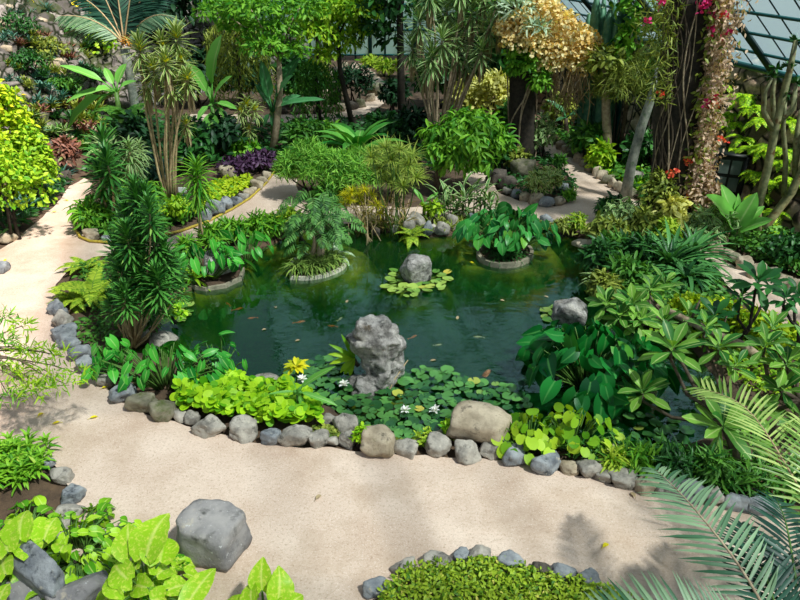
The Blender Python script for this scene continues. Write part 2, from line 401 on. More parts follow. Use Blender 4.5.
def taro(name, label, c, rx, ry, n, L, mat, hmax, group=None, cat='elephant ear plant', smat=None, az=None, blade=T_HEART, wl=.72, face=(.0, -.35, .55)):
    c = np.asarray(c, float); t = thing(name, label, cat, c, group)
    ms, ml = MB(), MB()
    for i in range(n):
        f = math.sqrt(rng.uniform(0, 1)); a = rng.uniform(0, 2 * PI) if az is None else rng.uniform(*az)
        o = np.array([math.cos(a), math.sin(a), 0.0])
        base = c + np.array([o[0] * rx * .25 * f, o[1] * ry * .25 * f, -.04])
        h = hmax * (1 - .55 * f ** 1.6) * rng.uniform(.75, 1.05)
        tip = c + np.array([o[0] * rx * f, o[1] * ry * f, h])
        ms.tube(bez(base, tip, 5, sag=.08 * hmax), taper(5, .014, .007), 5)
        l = L * rng.uniform(.6, 1.15)
        D = o * .6 + np.asarray(face) * [1, 1, 0] * .6 + np.array([0, 0, rng.uniform(-1.3, -.25)]) + rng.normal(size=3) * .38
        U = o * .5 + np.asarray(face) + rng.normal(size=3) * .4
        ml.leaves(blade, tip, D, U, l, l * wl * rng.uniform(.9, 1.1))
    ms.build('stem', smat or M_STEMG, t); ml.build('foliage', mat, t)
    return t
def leafline(mb, T, p, q, w, U=(0, -.45, .9)):
    p, q = np.asarray(p, float), np.asarray(q, float)
    mb.leaves(T, p, q - p, np.asarray(U, float), np.linalg.norm(q - p), w)
def paddle_plant(name, label, cat, base, hub, tips, y, mat, T=T_PADST, wr=.26, group=None, stem_r=.06, smat=None, petiole=.25, dy=.5):
    """banana-like plant: a stalk and broad blades that end where the photograph shows them"""
    t = thing(name, label, cat, base, group)
    hub = np.asarray(hub, float)
    MB().tube(bez(base + np.array([0, 0, -.05]), hub, 4), taper(4, stem_r, stem_r * .6), 8).build('stem', smat or M_STEMG, t)
    for k, tp in enumerate(tips):
        tx, ty = tp[0], tp[1]; w = tp[2] if len(tp) > 2 else wr; yo = tp[3] if len(tp) > 3 else rng.uniform(-dy, dy)
        q = PZ(tx, ty, y + yo); mid = hub * (1 - petiole) + q * petiole + np.array([0, 0, .12 * np.linalg.norm(q - hub) * petiole * 2])
        mb = MB(); mb.tube([hub, mid], [.03, .02], 5)
        LL = np.linalg.norm(q - mid)
        leafline(mb, T, mid - (mid - hub) * .05, q, w * LL * 1.55)
        mb.build('leaf', mat, t)
    return t
def head_plant(name, label, cat, base, heads, y, mat, stem_r=.03, n=46, L=.32, W=.035, hh=.35, T=T_DROOP, tip=None, group=None, smat=None, skirt=False, e0=-.7, conv=None, yj=.35):
    """several bare stems, each with a tuft of strap leaves at its end"""
    t = thing(name, label, cat, base, group)
    for i, hd in enumerate(heads):
        q = PZ(hd[0], hd[1], y + rng.uniform(-yj, yj)); k = hd[2] if len(hd) > 2 else 1.0
        b0 = base + np.array([rng.normal() * stem_r * 1.5, rng.normal() * stem_r * 1.5, -.05])
        MB().tube(wob(bez(b0, q, 6, side=rng.normal(size=3) * .08), .015), taper(6, stem_r, stem_r * .6), 6).build('stem', smat or M_STEMT, t)
        c = q - np.array([0, 0, hh * .6 * k])
        hm = rosette(MB(), c, int(n * (.6 + .4 * k)), L * k, W * k, T, e0, 1.3, hh * k).build('leaf_head', mat, t)
        if tip is not None:
            rosette(MB(), q - np.array([0, 0, .02]), 12, L * .5 * k, W * k, T_STIFF, .5, 1.4, .05).build('new_leaves', tip, hm)
        if skirt:
            d = MB(); m = 26; az = rng.uniform(0, 2 * PI, m)
            D = np.stack([np.cos(az) * .25, np.sin(az) * .25, -np.ones(m)], 1)
            d.leaves(T_THIN, c + np.stack([np.cos(az) * .05, np.sin(az) * .05, rng.uniform(-.2, .1, m)], 1), D, np.stack([np.cos(az), np.sin(az), np.zeros(m)], 1), L * 1.1 * k, W * .8)
            d.build('dead_leaves', M_DEAD, hm)
    return t
def poly_pts(poly, n, z=0.0):
    P = np.array([G(x, y, z)[:2] for x, y in poly]); lo, hi = P.min(0), P.max(0); out = np.zeros((0, 2))
    while len(out) < n:
        q = rng.uniform(lo, hi, (n * 2, 2)); out = np.concatenate([out, q[inside(q, P)]])
    return out[:n]
def inside(q, P):
    x, y = q[:, 0], q[:, 1]; r = np.zeros(len(q), bool); j = len(P) - 1
    for i in range(len(P)):
        xi, yi = P[i]; xj, yj = P[j]
        c = ((yi > y) != (yj > y)) & (x < (xj - xi) * (y - yi) / (yj - yi + 1e-12) + xi); r ^= c; j = i
    return r
def cover(name, label, cat, poly, mat, T, L, W, n, z0, z1, tilt=.5, up=.0, kind='stuff', toward=(0, -.25, 1)):
    q = poly_pts(poly, n); mb = MB(); k = len(q)
    # a low mounding canopy: height follows a soft lump pattern
    hz = np.array([.5 + .5 * math.sin(a * 5.1 + b * 2.3) * math.sin(a * 2.7 - b * 4.6) for a, b in q])
    z = z0 + (z1 - z0) * (.35 * hz + .65 * rng.uniform(0, 1, k) ** .6)
    P = np.column_stack([q, z]); D = rv(k); D[:, 2] = np.abs(D[:, 2]) * up + rng.normal(size=k) * .25 * (1 - min(up, 1))
    U = np.asarray(toward, float) + rng.normal(size=(k, 3)) * tilt
    s = rng.uniform(.7, 1.25, k); mb.leaves(T, P, D, U, L * s, W * s)
    o = mb.build(name, mat); return tag(o, label, cat, kind=kind)
# ------------------------------------------------------------------ stones
def ico(sub):
    import bmesh
    bm = bmesh.new(); bmesh.ops.create_icosphere(bm, subdivisions=sub, radius=1)
    bm.verts.ensure_lookup_table()
    V = np.array([v.co[:] for v in bm.verts]); T = np.array([[v.index for v in f.verts] for f in bm.faces]); bm.free(); return V, T
ICO3, ICO4 = ico(3), ico(4)
from mathutils import noise as mnoise
def rock_verts(size, rot=0.0, ncut=11, seed=0, planes=None, sub=3, rough=.05, sharp=26.0, freq=2.2):
    r = np.random.default_rng(seed); V, T = ICO3 if sub == 3 else ICO4
    if planes is None:
        n = nrows(np.concatenate([r.normal(size=(ncut, 3)), np.eye(3) + .25 * r.normal(size=(3, 3)), -np.eye(3) + .25 * r.normal(size=(3, 3))])); d = np.concatenate([r.uniform(.72, 1.0, ncut), r.uniform(.75, .95, 6)])
    else:
        n = nrows(np.array([p[:3] for p in planes], float)); d = np.array([p[3] for p in planes], float)
    dots = np.maximum(V @ n.T, 1e-3) / d
    rad = (np.sum(dots ** sharp, axis=1)) ** (-1 / sharp)
    rad = np.minimum(rad, 1.3)
    off = Vector(r.uniform(-50, 50, 3))
    nz = np.array([mnoise.fractal(Vector(v) * freq + off, 1.0, 2.0, 4) for v in V])
    W = V * (rad * (1 + rough * nz))[:, None] * np.asarray(size) / 2
    c, s = math.cos(rot), math.sin(rot)
    W = W @ np.array([[c, s, 0], [-s, c, 0], [0, 0, 1]])
    return W, T
SEED = [100]
def rock(name, label, px, py, wpx, hk=.62, dk=.8, mat=None, rot=None, cat='stone', group=None, planes=None, sub=3, sink=.22, z=0.0, rough=.09, ncut=8, p=None):
    SEED[0] += 1
    g = G(px, py, 0) if p is None else p
    w = m_of(wpx, g) * 1.14; h = w * hk
    c = (G(px, py, z + h * (.5 - sink)) if p is None else np.asarray(p, float))
    V, T = rock_verts((w, w * dk, h), rng.uniform(-.5, .5) if rot is None else rot, ncut, SEED[0], planes, sub, rough)
    mb = MB(); mb.add(V + c, t=T)
    o = mb.build(name, mat, None, [c[0], c[1], c[2] - h * .5 + h * .02]); return tag(o, label, cat, group)
ORD = 'first second third fourth fifth sixth seventh eighth ninth tenth eleventh twelfth thirteenth fourteenth fifteenth sixteenth seventeenth eighteenth nineteenth twentieth twenty-first twenty-second twenty-third twenty-fourth twenty-fifth twenty-sixth twenty-seventh twenty-eighth twenty-ninth thirtieth'.split()
def stone_row(items, fmt, group, mats, hk=.68, cat='stone', name='edging_stone', dk=.75, labels={}):
    for i, it in enumerate(items):
        m = it[3] if len(it) > 3 and it[3] is not None else mats[i % len(mats)]
        col = {M_STONE: 'grey', M_STONEB: 'blue-grey', M_STONET: 'tan', M_STONED: 'dark', M_STONEM: 'mossy'}[m]
        lab = labels.get(i) or fmt.format(c=col, o=ORD[i])
        rock(name, lab, it[0], it[1], it[2], hk * rng.uniform(.95, 1.25), dk, m, cat=cat, group=group, sub=4 if it[2] > 14 else 3, rough=.11)
# ------------------------------------------------------------------ camera, light, sky
cam = bpy.data.cameras.new('camera'); co = bpy.data.objects.new('camera', cam); COL.objects.link(co)
cam.sensor_width = 36; cam.lens = 36 * F / 800; cam.clip_end = 300
co.location = (0, 0, EYE); co.rotation_euler = (PI / 2 - PITCH, 0, 0); SC.camera = co
SUN = Vector((.43, -.34, .84)).normalized()
sl = bpy.data.lights.new('sun', 'SUN'); sl.energy = 7.9; sl.angle = math.radians(3.2); sl.color = (1, .965, .91)
so = bpy.data.objects.new('sun', sl); COL.objects.link(so); so.rotation_euler = (-SUN).to_track_quat('-Z', 'Y').to_euler(); so.location = (10, 10, 20)
w = bpy.data.worlds.new('sky'); SC.world = w; w.use_nodes = True
nt = w.node_tree; nt.nodes.clear()
sk = nt.nodes.new('ShaderNodeTexSky'); sk.sky_type = 'NISHITA'; sk.sun_disc = False; sk.sun_elevation = math.asin(SUN.z); sk.sun_rotation = math.radians(90)
sk.air_density = 1.3; sk.dust_density = 1.2
bg = nt.nodes.new('ShaderNodeBackground'); bg.inputs[1].default_value = .1
ow = nt.nodes.new('ShaderNodeOutputWorld'); hs = nt.nodes.new('ShaderNodeHueSaturation'); hs.inputs['Saturation'].default_value = .6; nt.links.new(sk.outputs[0], hs.inputs['Color']); nt.links.new(hs.outputs[0], bg.inputs[0]); nt.links.new(bg.outputs[0], ow.inputs[0])
SC.view_settings.view_transform = 'Standard'; SC.view_settings.look = 'None'; SC.view_settings.gamma = 1
SC.view_settings.exposure = 0.0; SC.view_settings.use_curve_mapping = False
# ------------------------------------------------------------------ pond outline and ground
WZ = -.10
POND_PX = [(118, 352), (150, 342), (160, 326), (152, 312), (162, 300), (186, 292), (205, 282), (232, 270), (258, 250), (288, 236), (322, 226), (372, 230), (420, 237), (470, 234), (545, 230), (580, 238), (598, 254), (606, 280), (630, 318), (690, 345), (735, 395), (722, 432), (690, 447), (640, 452), (600, 452), (560, 442), (525, 444), (470, 442), (432, 438), (402, 446), (352, 428), (333, 410), (300, 394), (262, 384), (235, 376), (195, 362)]
PP = np.array([G(x, y, WZ)[:2] for x, y in POND_PX])
def seg_dist(q, P):
    d = np.full(len(q), 1e9)
    for i in range(len(P)):
        a, b = P[i], P[(i + 1) % len(P)]; ab = b - a
        t = np.clip(((q - a) @ ab) / (ab @ ab), 0, 1); d = np.minimum(d, np.linalg.norm(q - (a + t[:, None] * ab), axis=1))
    return d
ISL = [(318, 258, .95), (505, 250, 1.0), (415, 278, .5), (376, 386, .45), (205, 272, .8)]
def sd_fan(ins):
    return ins
xs = np.arange(-17, 14, .13); ys = np.arange(1.5, 37, .13)
X, Y = np.meshgrid(xs, ys); q = np.column_stack([X.ravel(), Y.ravel()])
ins = inside(q, PP); d = seg_dist(q, PP)
z = np.where(ins, -.04 - np.minimum(1.05, d * 1.5), -.03)
for (ix, iy, ir) in ISL:                                  # silt shelves round the planters and rocks
    c = G(ix, iy, WZ)[:2]; dd = np.linalg.norm(q - c, axis=1)
    z = np.where(ins, np.maximum(z, -.16 - np.clip(dd - ir, 0, 9) * 1.5), z)
nz = np.array([mnoise.fractal(Vector((a * .9, b * .9, 0)), 1, 2, 3) for a, b in q])
z = z + np.where(ins, .05 * nz, .02 * nz - .01)
nx, ny = len(xs), len(ys)
I = (np.arange(ny - 1)[:, None] * nx + np.arange(nx - 1)[None, :]).ravel()
mb = MB(); mb.add(np.column_stack([q, z]), np.column_stack([I, I + 1, I + nx + 1, I + nx]))
m, nt, N, L = newmat('soil')
tc = N.new('ShaderNodeTexCoord'); v = tc.outputs['Object']
soil = ramp(nt, [(.3, lin((52, 40, 30))), (.7, lin((112, 88, 66)))], noise_n(nt, 3.5, 8, .7, v))
silt = ramp(nt, [(.35, lin((52, 84, 20))), (.65, lin((196, 178, 60)))], noise_n(nt, 1.6, 6, .6, v))
sep = N.new('ShaderNodeSeparateXYZ'); L.new(v, sep.inputs[0])
mr = N.new('ShaderNodeMapRange'); mr.inputs[1].default_value = -.1; mr.inputs[2].default_value = -.16; L.new(sep.outputs[2], mr.inputs[0])
col = mixc(nt, soil, silt, mr.outputs[0])
bs = N.new('ShaderNodeBsdfPrincipled'); bs.inputs['Roughness'].default_value = .95; L.new(col, bs.inputs['Base Color'])
b = N.new('ShaderNodeBump'); b.inputs['Strength'].default_value = .8; b.inputs['Distance'].default_value = .03; L.new(noise_n(nt, 14, 8, .75, v), b.inputs['Height']); L.new(b.outputs[0], bs.inputs['Normal'])
L.new(bs.outputs[0], N.new('ShaderNodeOutputMaterial').inputs[0])
tag(mb.build('ground', m, None, [0, 0, 0]), kind='structure')
# water: a tinted clear sheet with a mirror coat and slow ripples
m, nt, N, L = newmat('pond_water')
tc = N.new('ShaderNodeTexCoord'); v = tc.outputs['Object']
tr = N.new('ShaderNodeBsdfTransparent'); tr.inputs[0].default_value = (.86, .94, .84, 1)
df = N.new('ShaderNodeBsdfDiffuse'); df.inputs[0].default_value = (*lin((14, 84, 34)), 1)
m1 = N.new('ShaderNodeMixShader'); m1.inputs[0].default_value = .2; L.new(tr.outputs[0], m1.inputs[1]); L.new(df.outputs[0], m1.inputs[2])
gl = N.new('ShaderNodeBsdfGlossy'); gl.inputs['Roughness'].default_value = .03; gl.inputs[0].default_value = (.66, .9, .86, 1)
fr = N.new('ShaderNodeFresnel'); fr.inputs[0].default_value = 1.75
b = N.new('ShaderNodeBump'); b.inputs['Strength'].default_value = .12; b.inputs['Distance'].default_value = .03
mp = N.new('ShaderNodeMapping'); mp.inputs['Scale'].default_value = (1, 2.2, 1); L.new(v, mp.inputs[0])
L.new(noise_n(nt, 3.2, 3, .5, mp.outputs[0]), b.inputs['Height'])
for n_ in (gl, fr): L.new(b.outputs[0], n_.inputs['Normal'])
m2 = N.new('ShaderNodeMixShader'); L.new(fr.outputs[0], m2.inputs[0]); L.new(m1.outputs[0], m2.inputs[1]); L.new(gl.outputs[0], m2.inputs[2])
L.new(m2.outputs[0], N.new('ShaderNodeOutputMaterial').inputs[0])
va = N.new('ShaderNodeVolumeAbsorption'); va.inputs[0].default_value = (.34, .62, .12, 1); va.inputs[1].default_value = 3.6
L.new(va.outputs[0], [n_ for n_ in N if n_.type == 'OUTPUT_MATERIAL'][0].inputs[1])
M_WATER = m
def ngon(name, pts, mat, kind='structure', thick=0.0):
    import bmesh
    bm = bmesh.new(); vs = [bm.verts.new(p) for p in pts]; f = bm.faces.new(vs); f.normal_update()
    if f.normal.z < 0: f.normal_flip()
    bmesh.ops.triangulate(bm, faces=[f]); me = bpy.data.meshes.new(name); bm.to_mesh(me); bm.free(); me.materials.append(mat)
    o = bpy.data.objects.new(name, me); COL.objects.link(o); ORG[o.name] = np.zeros(3); o['kind'] = kind; return o
cP = PP.mean(0)
wp = [p + nrm(p - cP) * .12 for p in PP]; nw = len(wp)
wo = ngon('pond_water', [(*p, WZ) for p in wp], M_WATER)
import bmesh
bm = bmesh.new(); bm.from_mesh(wo.data); r_ = bmesh.ops.extrude_face_region(bm, geom=bm.faces[:])
for v_ in r_['geom']:
    if isinstance(v_, bmesh.types.BMVert): v_.co.z = -1.5
bmesh.ops.recalc_face_normals(bm, faces=bm.faces[:]); bm.to_mesh(wo.data); bm.free()
# sandy paths
m, nt, N, L = newmat('path_sand')
tc = N.new('ShaderNodeTexCoord'); v = tc.outputs['Object']
c = ramp(nt, [(.25, lin((184, 157, 136))), (.75, lin((220, 198, 180)))], noise_n(nt, 1.1, 6, .6, v))
c = mixc(nt, c, lin((150, 122, 98)), ramp(nt, [(.52, (0, 0, 0)), (.66, (.85, .85, .85))], noise_n(nt, 30, 6, .85, v)))
c = mixc(nt, c, lin((232, 220, 206)), ramp(nt, [(.54, (0, 0, 0)), (.66, (.8, .8, .8))], noise_n(nt, 55, 5, .8, v)))
c = mixc(nt, c, lin((166, 140, 116)), ramp(nt, [(.48, (0, 0, 0)), (.70, (.75, .75, .75))], noise_n(nt, .8, 7, .72, v)))
bs = N.new('ShaderNodeBsdfPrincipled'); bs.inputs['Roughness'].default_value = .95; bs.inputs['Specular IOR Level'].default_value = .15; L.new(c, bs.inputs['Base Color'])
b = N.new('ShaderNodeBump'); b.inputs['Strength'].default_value = .5; b.inputs['Distance'].default_value = .012; L.new(noise_n(nt, 45, 8, .8, v), b.inputs['Height']); L.new(b.outputs[0], bs.inputs['Normal'])
L.new(bs.outputs[0], N.new('ShaderNodeOutputMaterial').inputs[0]); M_PATH = m
def path(pts, z):
    P = [G(x, y, z) for x, y in pts]; out = []
    for i, a in enumerate(P):
        b = P[(i + 1) % len(P)]; n = max(1, int(np.linalg.norm(b - a) / .14))
        for k in range(n):
            q = a + (b - a) * k / n; out.append(q + np.array([mnoise.noise(Vector((q[0] * 3, q[1] * 3, 5))), mnoise.noise(Vector((q[0] * 3, q[1] * 3, 9))), 0]) * .07)
    return ngon('path', out, M_PATH)
path([(70, 186), (58, 203), (34, 224), (12, 242), (-40, 275), (-160, 360), (-160, 470), (0, 441), (40, 452), (58, 470), (74, 494), (70, 518), (60, 545), (84, 588), (150, 612), (240, 640), (320, 660), (356, 626), (372, 598), (404, 578), (440, 568), (485, 562), (535, 573), (600, 592), (680, 622), (900, 672), (900, 515), (790, 514), (740, 504), (700, 497), (650, 490), (610, 484), (560, 470), (500, 460), (440, 457), (380, 453), (330, 448), (270, 445), (205, 432), (165, 420), (120, 402), (88, 372), (66, 338), (52, 312), (56, 284), (72, 266), (100, 256), (150, 254), (182, 249), (205, 238), (240, 226), (262, 216), (300, 214), (340, 224), (420, 222), (470, 216), (520, 224), (560, 224), (600, 230), (650, 240), (700, 262), (745, 300), (800, 334), (860, 372), (900, 340), (800, 290), (765, 279), (735, 266), (712, 246), (690, 226), (650, 209), (625, 196), (600, 180), (575, 160), (552, 141), (540, 138), (543, 150), (560, 166), (573, 180), (576, 199), (556, 206), (520, 201), (497, 192), (490, 180), (482, 166), (462, 166), (472, 190), (445, 207), (400, 207), (330, 204), (298, 190), (296, 172), (282, 166), (262, 186), (236, 206), (205, 222), (160, 242), (112, 245), (92, 241), (80, 230), (76, 220), (86, 200), (92, 182), (84, 178)], 0.0)
path([(190, 122), (280, 124), (335, 122), (372, 112), (388, 100), (392, 88), (376, 74), (366, 66), (356, 62), (350, 66), (366, 78), (374, 90), (370, 100), (350, 109), (320, 114), (270, 115), (190, 114)], 0.0)
# ------------------------------------------------------------------ rock walls: coursed rubble, one surface each
def rubble(name, base, top, nu, nv, mat, amp=.16, cell=1.9, seed=0.0):
    base = [np.asarray(p, float) for p in base]; top = [np.asarray(p, float) for p in top]
    def at(P, t):
        s = t * (len(P) - 1); i = min(int(s), len(P) - 2); return P[i] * (1 - s + i) + P[i + 1] * (s - i)
    V = np.zeros((nu, nv, 3))
    for i in range(nu):
        a, c = at(base, i / (nu - 1)), at(top, i / (nu - 1))
        for j in range(nv): V[i, j] = a * (1 - j / (nv - 1)) + c * j / (nv - 1)
    du = np.gradient(V, axis=0); dv = np.gradient(V, axis=1); n = np.cross(du, dv); n /= np.linalg.norm(n, axis=2, keepdims=True)
    s = np.sign((n * (np.array([0, 0, EYE]) - V)).sum(2, keepdims=True)); n = n * s
    for i in range(nu):
        for j in range(nv):
            p = Vector(V[i, j] * cell + seed); ds, _ = mnoise.voronoi(p)
            V[i, j] += n[i, j] * (amp * (min(.6, (ds[1] - ds[0]) * 1.6) + .5 * mnoise.noise(p * .5)))
    I = (np.arange(nu - 1)[:, None] * nv + np.arange(nv - 1)[None, :]).ravel()
    mb = MB(); mb.add(V.reshape(-1, 3), np.column_stack([I, I + nv, I + nv + 1, I + 1]))
    return tag(mb.build(name, mat, None, [0, 0, 0]), kind='structure')
A2 = lambda *p: [np.array(v, float) for v in p]
rubble('wall_left', A2((-13.5, 9, -.1), (-11.2, 13.5, -.1), (-9.3, 17.5, -.1), (-9.6, 21, -.1), (-8.5, 25, -.1), (-6.5, 29, -.1), (-4.0, 33.5, -.1)),
       A2((-17, 12, 4.6), (-15.5, 17, 4.8), (-14.5, 21.5, 5.0), (-13.5, 25.5, 4.8), (-12, 29, 4.0), (-9.5, 33, 2.8), (-4.5, 35, 1.0)), 260, 90, cobblemat('cobbled_slope', (70, 66, 62), (168, 158, 150), (30, 36, 18), 2.0, 3.3), .40, 2.0, 3.3)
EAVE0 = np.array([7.2, 14.6]); ED = np.array([-.262, .965]); EI = np.array([-.965, -.262])
def eave(s, z, off=0.0): 
    p = EAVE0 + ED * s - EI * off; return np.array([p[0], p[1], z])
LEAN = 1.15
rubble('wall_right', [eave(s, -.1) for s in (-10, -5, 0, 7, 15, 22)], [eave(s, 2.95 + h, LEAN) for s, h in ((-10, 0), (-5, .05), (0, 0), (7, .05), (15, -.2), (22, -.2))], 360, 44, cobblemat('cobbled_wall', (86, 74, 60), (206, 182, 154), (36, 32, 24), 2.6, 9.1), .2, 2.6, 9.1)
# ------------------------------------------------------------------ glass house: right roof slope and the far glazed wall
m, nt, N, L = newmat('roof_glass')
tr = N.new('ShaderNodeBsdfTransparent'); tr.inputs[0].default_value = (.86, .97, 1, 1)
tl = N.new('ShaderNodeBsdfTranslucent'); tl.inputs[0].default_value = (.6, .86, .94, 1)
dfw = N.new('ShaderNodeBsdfDiffuse'); dfw.inputs[0].default_value = (.5, .76, .84, 1)
mm = N.new('ShaderNodeMixShader'); mm.inputs[0].default_value = .4; L.new(tl.outputs[0], mm.inputs[1]); L.new(dfw.outputs[0], mm.inputs[2])
mx = N.new('ShaderNodeMixShader'); mx.inputs[0].default_value = .32; L.new(tr.outputs[0], mx.inputs[1]); L.new(mm.outputs[0], mx.inputs[2])
gl = N.new('ShaderNodeBsdfGlossy'); gl.inputs['Roughness'].default_value = .08
mx2 = N.new('ShaderNodeMixShader'); mx2.inputs[0].default_value = .06; L.new(mx.outputs[0], mx2.inputs[1]); L.new(gl.outputs[0], mx2.inputs[2])
L.new(mx2.outputs[0], N.new('ShaderNodeOutputMaterial').inputs[0]); M_GLASS = m
def bar(mb, p, q, w): mb.tube([p, q], w * .5 * 1.414, 4)
roof = tag(thing('glass_roof', None, None, eave(0, 2.95, .3)), kind='structure')
RISE = .9; S0, S1, WID = -20.0, 20.0, 9.5
def rp(s, t): 
    p = EAVE0 - EI * .3 + ED * s + EI * t; return np.array([p[0], p[1], 2.95 + RISE * t])
g = MB(); g.add([rp(S0, 0), rp(S1, 0), rp(S1, WID), rp(S0, WID)], [[0, 1, 2, 3]]); tag(g.build('glazing', M_GLASS, roof), kind='structure')
for s in np.arange(S0, S1 + .1, .62):
    tag(MB().tube([rp(s, 0), rp(s, WID)], .018, 4).build('glazing_bar', M_STEELD, roof), kind='structure')
for s in np.arange(S0 + 1.2, S1, 3.1):
    dn = np.array([0, 0, -.09]); tag(MB().tube([rp(s, -.1) + dn, rp(s, WID) + dn], .075, 4).build('rafter', M_STEELD, roof), kind='structure')
for t_ in (0.05, .46, .92, 1.38, 1.84, 2.3, 2.76, 3.22, 3.68, 4.5, 5.4, 6.3, 7.2, 9.4):
    r_ = .07 if t_ in (.05, 1.84, 3.68, 6.3, 9.4) else .03
    dn = np.array([0, 0, -.05]); tag(MB().tube([rp(S0, t_) + dn, rp(S1, t_) + dn], r_, 4).build('purlin', M_STEEL, roof), kind='structure')
# far glazed wall, in bays
M_GWALL = leafmat('frosted_pane', (150, 186, 184), (176, 206, 204), trans=.6, rough=.25, spec=.5)
YB = 34.5
k = 0
for x0 in np.arange(-14, 3.5, 2.1):
    k += 1
    wdw = tag(thing('window_%d' % k, None, None, (x0 + 1.05, YB, 0)), kind='structure')
    pm = MB()
    for i in range(3):
        for j in range(5):
            a, c = x0 + .03 + i * .7, .25 + j * 1.1
            pm.add([(a, YB, c), (a + .64, YB, c), (a + .64, YB, c + 1.04), (a, YB, c + 1.04)], [[0, 1, 2, 3]])
    tag(pm.build('pane', M_GWALL, wdw), kind='structure')
    fm = MB()
    for i in range(4): fm.tube([(x0 + i * .7, YB, 0), (x0 + i * .7, YB, 5.8)], .045 if i else .09, 4)
    for j in range(6): fm.tube([(x0, YB, .22 + j * 1.1), (x0 + 2.1, YB, .22 + j * 1.1)], .045, 4)
    tag(fm.build('frame', M_STEEL, wdw), kind='structure')
# glazed metal door in the right rock wall
def wall_pt(px, py, off=.12):
    u, a, bb = ray(px, py); n = -EI; k = LEAN / 2.95; tt = (n @ EAVE0 + k * EYE) / (n @ np.array([u, a]) - k * bb)
    return np.array([u * tt, a * tt, EYE + bb * tt]) + np.array([EI[0], EI[1], 0]) * off
a_, b_ = G(706, 207), G(735, 211)
dr = tag(thing('door_1', None, None, (a_ + b_) / 2), kind='structure')
c_, d_ = b_ + [0, 0, 1.22], a_ + [0, 0, 1.22]
ex, ez = b_ - a_, d_ - a_; en = nrm(np.cross(ex, ez)); en = en if en[1] < 0 else -en
def dp(u, v, o=0.0): return a_ + ex * u + ez * v + en * o
mb = MB(); mb.add([dp(0, 0, -.7), dp(1, 0, -.7), dp(1, 1, -.7), dp(0, 1, -.7), dp(0, 0, .06), dp(1, 0, .06), dp(1, 1, .06), dp(0, 1, .06)], [[0, 1, 2, 3], [4, 5, 6, 7], [0, 1, 5, 4], [1, 2, 6, 5], [2, 3, 7, 6], [3, 0, 4, 7]])
tag(mb.build('door_panel', M_DOORM, dr, smooth=False), kind='structure')
M_DPANE = solidmat('door_glass', (74, 92, 86), (104, 120, 112), 3, rough=.15, bump=0, spec=.6)
for u in (.14, .54):
    for v_ in (.36, .67):
        g = MB(); g.add([dp(u, v_, .065), dp(u + .33, v_, .065), dp(u + .33, v_ + .25, .065), dp(u, v_ + .25, .065)], [[0, 1, 2, 3]]); tag(g.build('door_pane', M_DPANE, dr, smooth=False), kind='structure')
fm = MB()
for p, q in (((0, 0), (0, 1.0)), ((1, 0), (1, 1.0)), ((0, 1), (1, 1))): fm.tube([dp(*p, .05), dp(*q, .05)], .05, 4)
tag(fm.build('door_frame', M_DOORM, dr), kind='structure')
# ================================================================== STONES
MIX = [M_STONE, M_STONEB, M_STONE, M_STONET]
# kerb of the left path, from the fern bed down to the taro bed
stone_row([(57, 309, 19, M_STONEB), (63, 320, 22, M_STONE), (64, 333, 24, M_STONEB), (70, 343, 20, M_STONEB), (81, 353, 20, M_STONEB), (92, 366, 23, M_STONEB), (105, 381, 17, M_STONE), (123, 393, 26, M_STONEB), (143, 402, 25, M_STONEM), (162, 411, 26, M_STONEM), (180, 416, 14, M_STONE), (192, 419, 16, M_STONE)],
          '{c} kerb stone along the left path, {o} one down from the yellow-green fern', 'kerb stones of the left path', MIX)
# kerb of the front path between pond and sand
stone_row([(211, 427, 27, M_STONE), (243, 430, 29, M_STONE), (270, 438, 19, M_STONEB), (295, 437, 28, M_STONE), (319, 440, 21, M_STONE), (333, 441, 12, M_STONE), (348, 439, 19, M_STONE), (378, 444, 32, M_STONET), (406, 449, 22, M_STONE), (438, 446, 27, M_STONE), (467, 451, 25, M_STONE), (490, 450, 23, M_STONE), (515, 457, 26, M_STONEB), (545, 464, 28, M_STONEB), (569, 468, 18, M_STONET), (589, 469, 22, M_STONE), (603, 476, 17, M_STONE), (623, 480, 25, M_STONE), (646, 484, 24, M_STONET), (668, 488, 24, M_STONE), (692, 491, 26, M_STONEB), (714, 497, 22, M_STONE), (738, 503, 22, M_STONEB), (760, 507, 22, M_STONEB), (779, 511, 18, M_STONE)],
          '{c} kerb stone between front path and pond, {o} in its row from the left', 'kerb stones of the front path', MIX,
          labels={7: 'broad pale tan kerb stone, widest in the row before the lily pads', 14: 'upright squared tan kerb block on the front path below the bright round leaves', 5: 'narrowest grey kerb stone squeezed between two others before the tall pond rock'})
# lower bed at the bottom
stone_row([(375, 589, 24, M_STONEB), (405, 568, 22, M_STONE), (437, 561, 26, M_STONE), (461, 556, 17, M_STONEB), (480, 555, 22, M_STONE), (512, 563, 28, M_STONEB), (542, 571, 20, M_STONED), (561, 573, 24, M_STONEB), (588, 581, 26, M_STONEB)],
          '{c} stone edging the low clipped bed at the bottom, {o} from its left end', 'stones edging the low clipped bed', MIX, hk=.6)
stone_row([(47, 464, 13, M_STONEB), (62, 475, 21, M_STONE), (74, 494, 24, M_STONEB), (70, 513, 24, M_STONE), (62, 526, 22, M_STONE), (60, 540, 18, M_STONE)],
          '{c} stone round the lower left soil patch, {o} from the top', 'stones round the soil patch', MIX, hk=.6)
